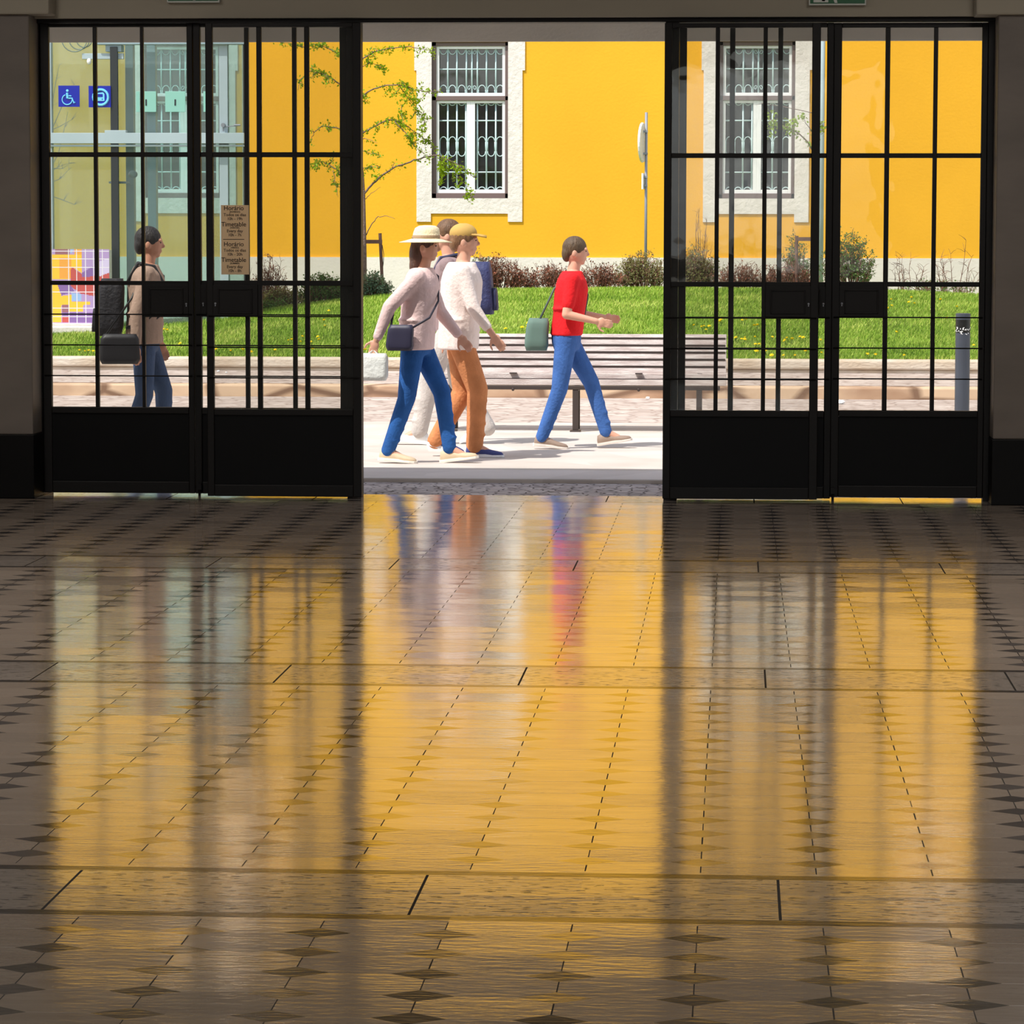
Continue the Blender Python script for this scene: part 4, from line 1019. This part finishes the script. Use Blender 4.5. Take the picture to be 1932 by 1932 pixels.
# ------------------------------------------------------------------ people
SK = [mat('skin_light', (214, 160, 134), .55), mat('skin_tan', (196, 140, 112), .55)]
def remesh(o, v, it=2):
    m = o.modifiers.new('remesh', 'REMESH'); m.mode = 'VOXEL'; m.voxel_size = v; m.use_smooth_shade = True
    s = o.modifiers.new('smooth', 'SMOOTH'); s.factor = .6; s.iterations = it
    return o
def person(label, X, Y, face, H, spec):
    """local axes: s forward, l to the person's left, z up; built in world units around the hips' ground point"""
    k = H / 1.70
    Fw = Vector((math.cos(face), math.sin(face), 0)); Lf = Vector((-math.sin(face), math.cos(face), 0)); O = Vector((X, Y, 0))
    lean = spec.get('lean', 0.04)
    def W(s, l, z, up=True):
        s2 = s + (max(0, z - .9) * lean / .5 if up else 0)
        return O + Fw * (s2 * k) + Lf * (l * k) + Vector((0, 0, z * k))
    T3 = Matrix((Fw, Lf, Vector((0, 0, 1)))).transposed()
    root = empty('person', O, label, 'person')
    def loft(b, secs, g=0.0, n=18):
        rg = []
        for z, rx, ry, off in secs:
            rg.append([W(off + (rx + g) * math.cos(2*math.pi*i/n), (ry + g) * math.sin(2*math.pi*i/n), z) for i in range(n)])
        b.rings(rg)
    def ell(b, s, l, z, rs, n=12): b.ball(W(s, l, z), tuple(v * k for v in rs), n, T3)
    def cap(b, a, c, r0, r1): b.capsule(W(*a), W(*c), r0 * k, r1 * k)
    # legs
    legs = []
    for i, (fs, fz_, pitch) in enumerate(spec['feet']):
        l = .088 if i == 0 else -.088
        hip = Vector((0, l, .90)); ank = Vector((fs, l * .8, fz_ + .085)); d = ank - hip; D = min(d.length, .835)
        ank = hip + d.normalized() * D if d.length > .835 else ank
        hgt = math.sqrt(max(0, .42**2 - (D/2)**2)); mid = (hip + ank) / 2; dn = (ank - hip).normalized()
        fwd = Vector((1, 0, 0)); fwd = (fwd - dn * fwd.dot(dn)).normalized()
        legs.append((hip, mid + fwd * hgt, ank, pitch))
    arms = []
    for i, (a1, a2, out) in enumerate(spec['arms']):
        sgn = 1 if i == 0 else -1
        sh = Vector((0, .172 * sgn, 1.375)); r1, r2 = math.radians(a1), math.radians(a2)
        el = sh + Vector((math.sin(r1) * .28, sgn * out, -math.cos(r1) * .28)); wr = el + Vector((math.sin(r2) * .25, sgn * out * .3, -math.cos(r2) * .25))
        arms.append((sh, el, wr, (wr - el).normalized()))
    torso = [(.84, .085, .13, 0), (.92, .108, .165, -.01), (1.02, .10, .15, 0), (1.10, .092, .138, .0), (1.20, .102, .15, .0), (1.30, .108, .168, 0), (1.37, .09, .168, -.005), (1.42, .065, .12, -.01), (1.45, .052, .06, 0), (1.52, .05, .052, .01)]
    b = MB(); loft(b, torso)
    ell(b, .005, 0, 1.605, (.094, .075, .108), 16); ell(b, .035, 0, 1.548, (.058, .052, .055)); ell(b, .066, 0, 1.512, (.022, .024, .018))
    ell(b, .101, 0, 1.580, (.020, .012, .017)); ell(b, .094, 0, 1.598, (.014, .010, .022)); ell(b, .084, 0, 1.545, (.016, .024, .008)); ell(b, .083, 0, 1.534, (.015, .020, .007))
    for s_ in (-1, 1): ell(b, -.005, .077 * s_, 1.588, (.020, .012, .032)); ell(b, .085, .034 * s_, 1.622, (.012, .022, .008))
    for hip, kn, an, pt_ in legs:
        cap(b, hip, kn, .078, .054); cap(b, kn, an, .052, .036); cap(b, an, an + Vector((.10, 0, -.05)), .034, .03)
    for sh, el, wr, dr in arms:
        cap(b, sh, el, .048, .038); cap(b, el, wr, .038, .025)
        sd_ = 1 if sh.y > 0 else -1
        side = Vector((0, 1, 0)); pal = dr.cross(side).normalized()
        pc = wr + dr * .045
        b.ball(W(*pc), (.034*k, .018*k, .042*k), 10, T3)
        for q in range(4):
            base = wr + dr * .075 + pal * ((q - 1.5) * .018); ln = (.062, .072, .068, .052)[q]
            m1 = base + dr * ln * .55 - side * sd_ * .004; m2 = m1 + (dr * .75 - side * sd_ * .65).normalized() * ln * .5
            cap(b, base, m1, .0085, .008); cap(b, m1, m2, .008, .0068)
        th = wr + dr * .025 + pal * (-.03); cap(b, th, th + (dr * .7 - pal * .7).normalized() * .045, .011, .009)
        t2 = th + (dr * .7 - pal * .7).normalized() * .045; cap(b, t2, t2 + (dr * .95 - pal * .2).normalized() * .03, .009, .0075)
    body = remesh(b.build('body', SK[spec.get('skin', 0)], root, smooth=True), .0065, 2)
    b = MB()
    for s_ in (-1, 1): ell(b, .083, .031 * s_, 1.606, (.010, .012, .007), 8)
    b.build('eyes', mat('eye_dark', (40, 28, 24), .3), root, smooth=True)
    # trousers
    pc_, pr = spec['trousers'], spec.get('trouser_r', 0)
    b = MB(); loft(b, [(.80, .088, .145, 0), (.86, .11, .165, 0), (.94, .112, .168, -.005), (1.01, .105, .155, 0)], .010)
    for hip, kn, an, pt_ in legs:
        cap(b, hip, kn, .094 + pr*.5, .068 + pr); cap(b, kn, an + Vector((0, 0, .0)), .067 + pr, .052 + pr)
        for q in range(4): t_ = .2 + .2 * q; c_ = kn.lerp(an, t_); ell(b, c_.x + .02, c_.y, c_.z, (.05+pr, .056+pr, .016))
    remesh(b.build('trousers', mat('cloth_trousers', pc_, .85, 0, .12, 9, .3, 50, spec=.2), root, smooth=True), .011, 3)
    # top
    hem, sl = spec.get('hem', .90), spec.get('sleeve', .95)
    b = MB(); hs = spec.get('loose', .02)
    loft(b, [(hem, .108, .165, -.003), (1.0, .108, .16, 0), (1.10, .104, .152, 0), (1.20, .110, .160, .0), (1.30, .112, .176, 0), (1.37, .094, .176, -.005), (1.42, .068, .125, -.01), (1.445, .057, .07, -.005)], hs)
    for sh, el, wr, dr in arms:
        cap(b, sh, el if sl > .5 else sh.lerp(el, sl*1.6), .062, .052)
        if sl > .5: cap(b, el, el.lerp(wr, (sl - .5) * 2), .052, .038)
    for q in range(5): z_ = hem + .07 + q * .075; ell(b, .02 * math.sin(q*2.1), .03*math.cos(q*1.7), z_, (.100+hs, .146+hs, .03))
    remesh(b.build('top', mat('cloth_top', spec['top'], .85, 0, .08, 6, .3, 45, spec=.2), root, smooth=True), .011, 3)
    # hair
    b = MB(); ell(b, -.010, 0, 1.632, (.101, .087, .098), 16)
    if spec.get('long'): ell(b, -.055, 0, 1.54, (.060, .085, .12)); ell(b, -.06, 0, 1.46, (.045, .08, .08))
    ell(b, -.07, 0, 1.585, (.04, .07, .07))
    remesh(b.build('hair', mat('hair', spec['hair'], .6, 0, .3, 40, .5, 80, (1, 1, .3)), root, smooth=True), .009, 2)
    # shoes
    for (hip, kn, an, pt_) in legs:
        P_ = math.radians(pt_); cp, sp = math.cos(P_), math.sin(P_)
        hl = an + Vector((0, 0, -.085))
        def SW(s, l, z):      # pivot at the ball of the foot
            s0 = s - .12; return W(hl.x + .12 + s0 * cp - z * sp * 0 + z * sp, hl.y + l, hl.z + (-s0) * sp + z * cp, False)
        secs = [(-.066, .020, .050), (-.058, .032, .085), (-.02, .036, .100), (.03, .036, .092), (.08, .040, .070), (.13, .046, .056), (.17, .044, .048), (.20, .034, .040), (.213, .016, .026)]
        b = MB(); n = 14; rg = []
        for s, w, h in secs:
            rg.append([SW(s, w * math.cos(2*math.pi*i/n), .018 + max(-.004, (h - .018) * (max(0, math.sin(2*math.pi*i/n)) ** .7 if math.sin(2*math.pi*i/n) > 0 else -.1))) for i in range(n)])
        b.rings(rg); so = b.build('shoe', mat('shoe_upper', spec['shoe'], .6), root, smooth=True)
        b = MB(); rg = []
        for s, w, h in [(-.074, .022, 0), (-.064, .036, 0), (-.02, .041, 0), (.03, .039, 0), (.08, .044, 0), (.13, .050, 0), (.17, .048, 0), (.205, .037, 0), (.221, .018, 0)]:
            th_ = .026 if s < .1 else .020
            rg.append([SW(s, w, 0.002), SW(s, w*1.02, th_*.5), SW(s, w*.98, th_), SW(s, -w*.98, th_), SW(s, -w*1.02, th_*.5), SW(s, -w, 0.002)])
        b.rings(rg); b.build('sole', mat('shoe_sole', spec.get('sole', (236, 228, 218)), .7), so)
        b = MB()
        for q in range(3): z_ = .078 - q * .012; s_ = .045 + q * .022; b.tube([SW(s_, -.022, z_), SW(s_, 0, z_ + .012), SW(s_, .022, z_)], .0028, 5)
        b.build('laces', mat('lace', (225, 220, 210), .7), so)
    if spec.get('hat'):
        b = MB(); n = 28
        prof_ = [(.085, .0), (.10, -.004), (.15, -.016), (.195, -.026), (.197, -.022), (.15, -.010), (.102, .004), (.098, .05), (.088, .082), (.06, .098), (.02, .102)]
        rg = [[W(.0 + r * math.cos(2*math.pi*i/n), r * .95 * math.sin(2*math.pi*i/n), 1.655 + z) for i in range(n)] for r, z in prof_]
        b.rings(rg); hat = b.build('sun_hat', mat('hat_straw', spec['hat'], .8, 0, .06, 50, .3, 90), root, smooth=True)
        b = MB(); b.rings([[W(r * math.cos(2*math.pi*i/n), r*.95 * math.sin(2*math.pi*i/n), 1.655 + z) for i in range(n)] for r, z in ((.103, .006), (.105, .010), (.103, .026), (.099, .030))]); b.build('hat_band', mat('band', (168, 140, 110), .7), hat)
    if spec.get('cap'):
        b = MB(); ell(b, -.01, 0, 1.655, (.103, .088, .078), 14)
        b.rings([[W(.05 + t * .115, .075 * math.sin(a_) * (1 - t*.3), 1.652 - t * .022 + q) for (a_, q) in ((-1.4, 0), (-.7, .008), (0, .012), (.7, .008), (1.4, 0), (1.4, -.008), (0, .002), (-1.4, -.008))] for t in (0, .3, .7, 1)])
        b.build('cap', mat('cap_cloth', spec['cap'], .8), root, smooth=True)
    return root, W, arms, T3, k
def rounded_box(b, W, s0, s1, l0, l1, z0, z1, taper=.85):
    rg = []
    for t in range(7):
        u = t / 6; z = z0 + (z1 - z0) * u; f = (.86 if t in (0, 6) else 1) * (1 - (1 - taper) * u)
        cs, cl = (s0 + s1)/2, (l0 + l1)/2; hs, hl = (s1 - s0)/2 * f, (l1 - l0)/2 * f
        rg.append([W(cs + hs * max(-1, min(1, 1.35*math.cos(2*math.pi*i/20))), cl + hl * max(-1, min(1, 1.35*math.sin(2*math.pi*i/20))), z) for i in range(20)])
    b.rings(rg)

def hold_bag(arm, W, w, h, d, col, label, cat, name, root_loc, drop=.10):
    sh, el, wr, dr = arm; hx = wr + dr * .085
    r = empty(name, W(hx.x, hx.y, hx.z - .3), label, cat)
    b = MB(); rounded_box(b, W, hx.x - w/2, hx.x + w/2, hx.y - d/2, hx.y + d/2, hx.z - drop - h, hx.z - drop, 1.0); b.build('bag_body', mat(name + '_cloth', col, .75, 0, .06, 12, .3, 40), r, smooth=True)
    for o_ in (-d*.35, d*.35):
        b = MB(); b.tube([W(hx.x - w*.28, hx.y + o_, hx.z - drop - .02), W(hx.x - w*.2, hx.y + o_*.6, hx.z - .03), W(hx.x, hx.y, hx.z + .004), W(hx.x + w*.2, hx.y + o_*.6, hx.z - .03), W(hx.x + w*.28, hx.y + o_, hx.z - drop - .02)], .006, 6)
        b.build('handle', mat(name + '_strap', tuple(int(c*.85) for c in col), .7), r, smooth=True)
def backpack(root_loc, W, col, label, z0=1.0, z1=1.40, depth=.17):
    r = empty('backpack', W(-.2, 0, 1.2), label, 'backpack')
    b = MB(); rounded_box(b, W, -.155 - depth, -.155, -.15, .15, z0, z1, .9); b.build('bag_body', mat('pack_cloth', col, .7, 0, .15, 10, .4, 50), r, smooth=True)
    b = MB(); rounded_box(b, W, -.185 - depth, -.15 - depth, -.11, .11, z0 + .03, z0 + .2, .9); b.build('front_pocket', mat('pack_pocket', tuple(int(c*.8) for c in col), .7), r, smooth=True)
    for s_ in (-.09, .09):
        b = MB(); b.tube([W(-.14, s_, z1 - .03), W(-.07, s_*1.15, 1.455), W(.05, s_*1.2, 1.43), W(.128, s_*1.2, 1.30), W(.11, s_*1.6, 1.15), W(.0, s_*1.95, z0 + .09), W(-.13, s_*1.3, z0 + .06)], .014, 6); b.build('strap', mat('pack_strap', tuple(int(c*.7) for c in col), .7), r, smooth=True)

def gp(px, py): return ground(px, py)
RIGHT = 0.0; LEFT = math.pi
# woman with the sun hat, striding right
q = gp(785, 873)
r1, W1, a1_, _, _ = person('person in a cream sun hat, blush pink top and blue jeans, striding past the doorway', q.x, q.y, RIGHT - .10, 1.66,
    dict(feet=[(.26, .0, 0), (-.24, .0, 0)][::-1] and [(.24, .02, -8), (-.20, .0, 4)], arms=[(24, 42, .05), (-40, -16, .05)], trousers=(44, 92, 158), top=(226, 196, 192), hair=(92, 62, 48), long=True,
         hat=(240, 222, 182), shoe=(214, 190, 158), sole=(240, 232, 220), hem=.84, loose=.028, lean=.05))
hold_bag(a1_[1], W1, .21, .20, .09, (232, 234, 228), 'white cloth bag hanging from the rear hand of the person in the sun hat', 'bag', 'shopping_bag', None, .02)
b = MB(); rounded_box(b, W1, -.17, .03, -.30, -.225, .84, 1.03, .9)
hb = empty('shoulder_bag', W1(-.14, -.2, .9), 'dark navy shoulder bag at the hip of the person in the sun hat', 'bag'); b.build('bag_body', mat('navy_leather', (46, 44, 66), .5), hb, smooth=True)
b = MB(); b.tube([W1(-.15, -.26, 1.0), W1(-.155, -.17, 1.15), W1(-.12, -.02, 1.36), W1(-.02, .07, 1.475), W1(.11, .05, 1.38), W1(.15, -.06, 1.2), W1(.12, -.19, 1.08), W1(.0, -.26, 1.0)], .008, 6); b.build('strap', mat('navy_strap', (40, 36, 52), .5), hb, smooth=True)
# person in cream and orange-brown
q = gp(866, 861)
r2, W2, a2_, _, _ = person('person in a loose cream top, orange-brown trousers and navy trainers, walking right', q.x, q.y - .05, RIGHT + .08, 1.70,
    dict(feet=[(-.17, .03, 16), (.12, .0, 0)], arms=[(-16, 4, .05), (20, 38, .06)], trousers=(204, 134, 88), trouser_r=.012, top=(238, 222, 214), hair=(128, 92, 60), shoe=(56, 66, 128), sole=(240, 240, 244),
         hem=.80, loose=.045, sleeve=.85, lean=.03, cap=(196, 158, 84)))
# person behind in grey trousers walking left
q = gp(826, 838)
r3, W3, a3_, _, _ = person('person in a grey jacket and pale grey trousers, half hidden, walking left', q.x + .12, q.y, LEFT, 1.74,
    dict(feet=[(.26, .0, -6), (-.26, .04, 24)], arms=[(-18, 0, .05), (18, 34, .05)], trousers=(196, 188, 182), trouser_r=.014, top=(150, 128, 128), hair=(104, 74, 48), shoe=(242, 242, 240), sole=(240, 240, 240), hem=.86, loose=.03, lean=.03))
backpack(None, W3, (52, 58, 100), 'dark blue backpack on the half hidden person walking left')
# person in red
q = gp(1068, 846)
r4, W4, a4_, _, _ = person('person in a red T-shirt and blue jeans walking in front of the bench', q.x, q.y, RIGHT + .05, 1.61,
    dict(feet=[(.34, .01, -10), (-.20, .0, 6)], arms=[(8, 82, .05), (-4, 78, .05)], trousers=(66, 104, 168), top=(224, 34, 40), hair=(86, 66, 44), shoe=(150, 128, 112), sole=(224, 214, 204),
         hem=.92, loose=.025, sleeve=.45, lean=.05, skin=0))
b = MB(); rounded_box(b, W4, -.34, -.145, -.13, .13, .80, 1.06, .92); hb = empty('hip_bag', W4(-.2, 0, .9), 'grey-green bag slung behind the hip of the person in red', 'bag')
b.build('bag_body', mat('sage_cloth', (96, 122, 112), .8), hb, smooth=True)
b = MB(); b.tube([W4(-.24, -.1, 1.03), W4(-.14, -.05, 1.3), W4(-.02, .08, 1.45), W4(.14, .1, 1.25), W4(.13, .16, 1.05), W4(-.12, .17, .98)], .008, 6); b.build('strap', mat('sage_strap', (80, 98, 92), .8), hb, smooth=True)
# person behind the left-hand door
YQ = 24.6
r0, W0, a0_, _, _ = person('person in a beige jacket and jeans seen through the panes of the left-hand door', at(272, 700, YQ).x, YQ, RIGHT + .15, 1.68,
    dict(feet=[(.14, .0, 0), (-.14, .0, 8)], arms=[(6, 20, .06), (-12, 2, .06)], trousers=(62, 80, 110), top=(166, 140, 122), hair=(34, 28, 26), shoe=(60, 56, 54), hem=.86, loose=.03, skin=1, lean=.03))
backpack(None, W0, (26, 24, 30), 'black backpack on the person behind the left-hand door', .92, 1.34, .20)
b = MB(); rounded_box(b, W0, -.32, -.02, -.30, -.215, .72, .94, .92); hb = empty('shoulder_bag', W0(-.17, -.2, .8), 'black shoulder bag at the hip of the person behind the left-hand door', 'bag')
b.build('bag_body', mat('black_leather', (24, 22, 26), .5), hb, smooth=True)
b = MB(); b.tube([W0(-.28, -.2, .92), W0(-.1, -.16, 1.2), W0(-.02, .0, 1.47), W0(.12, .05, 1.36), W0(.15, -.1, 1.1), W0(-.05, -.2, .93)], .008, 6); b.build('strap', M['black'], hb, smooth=True)
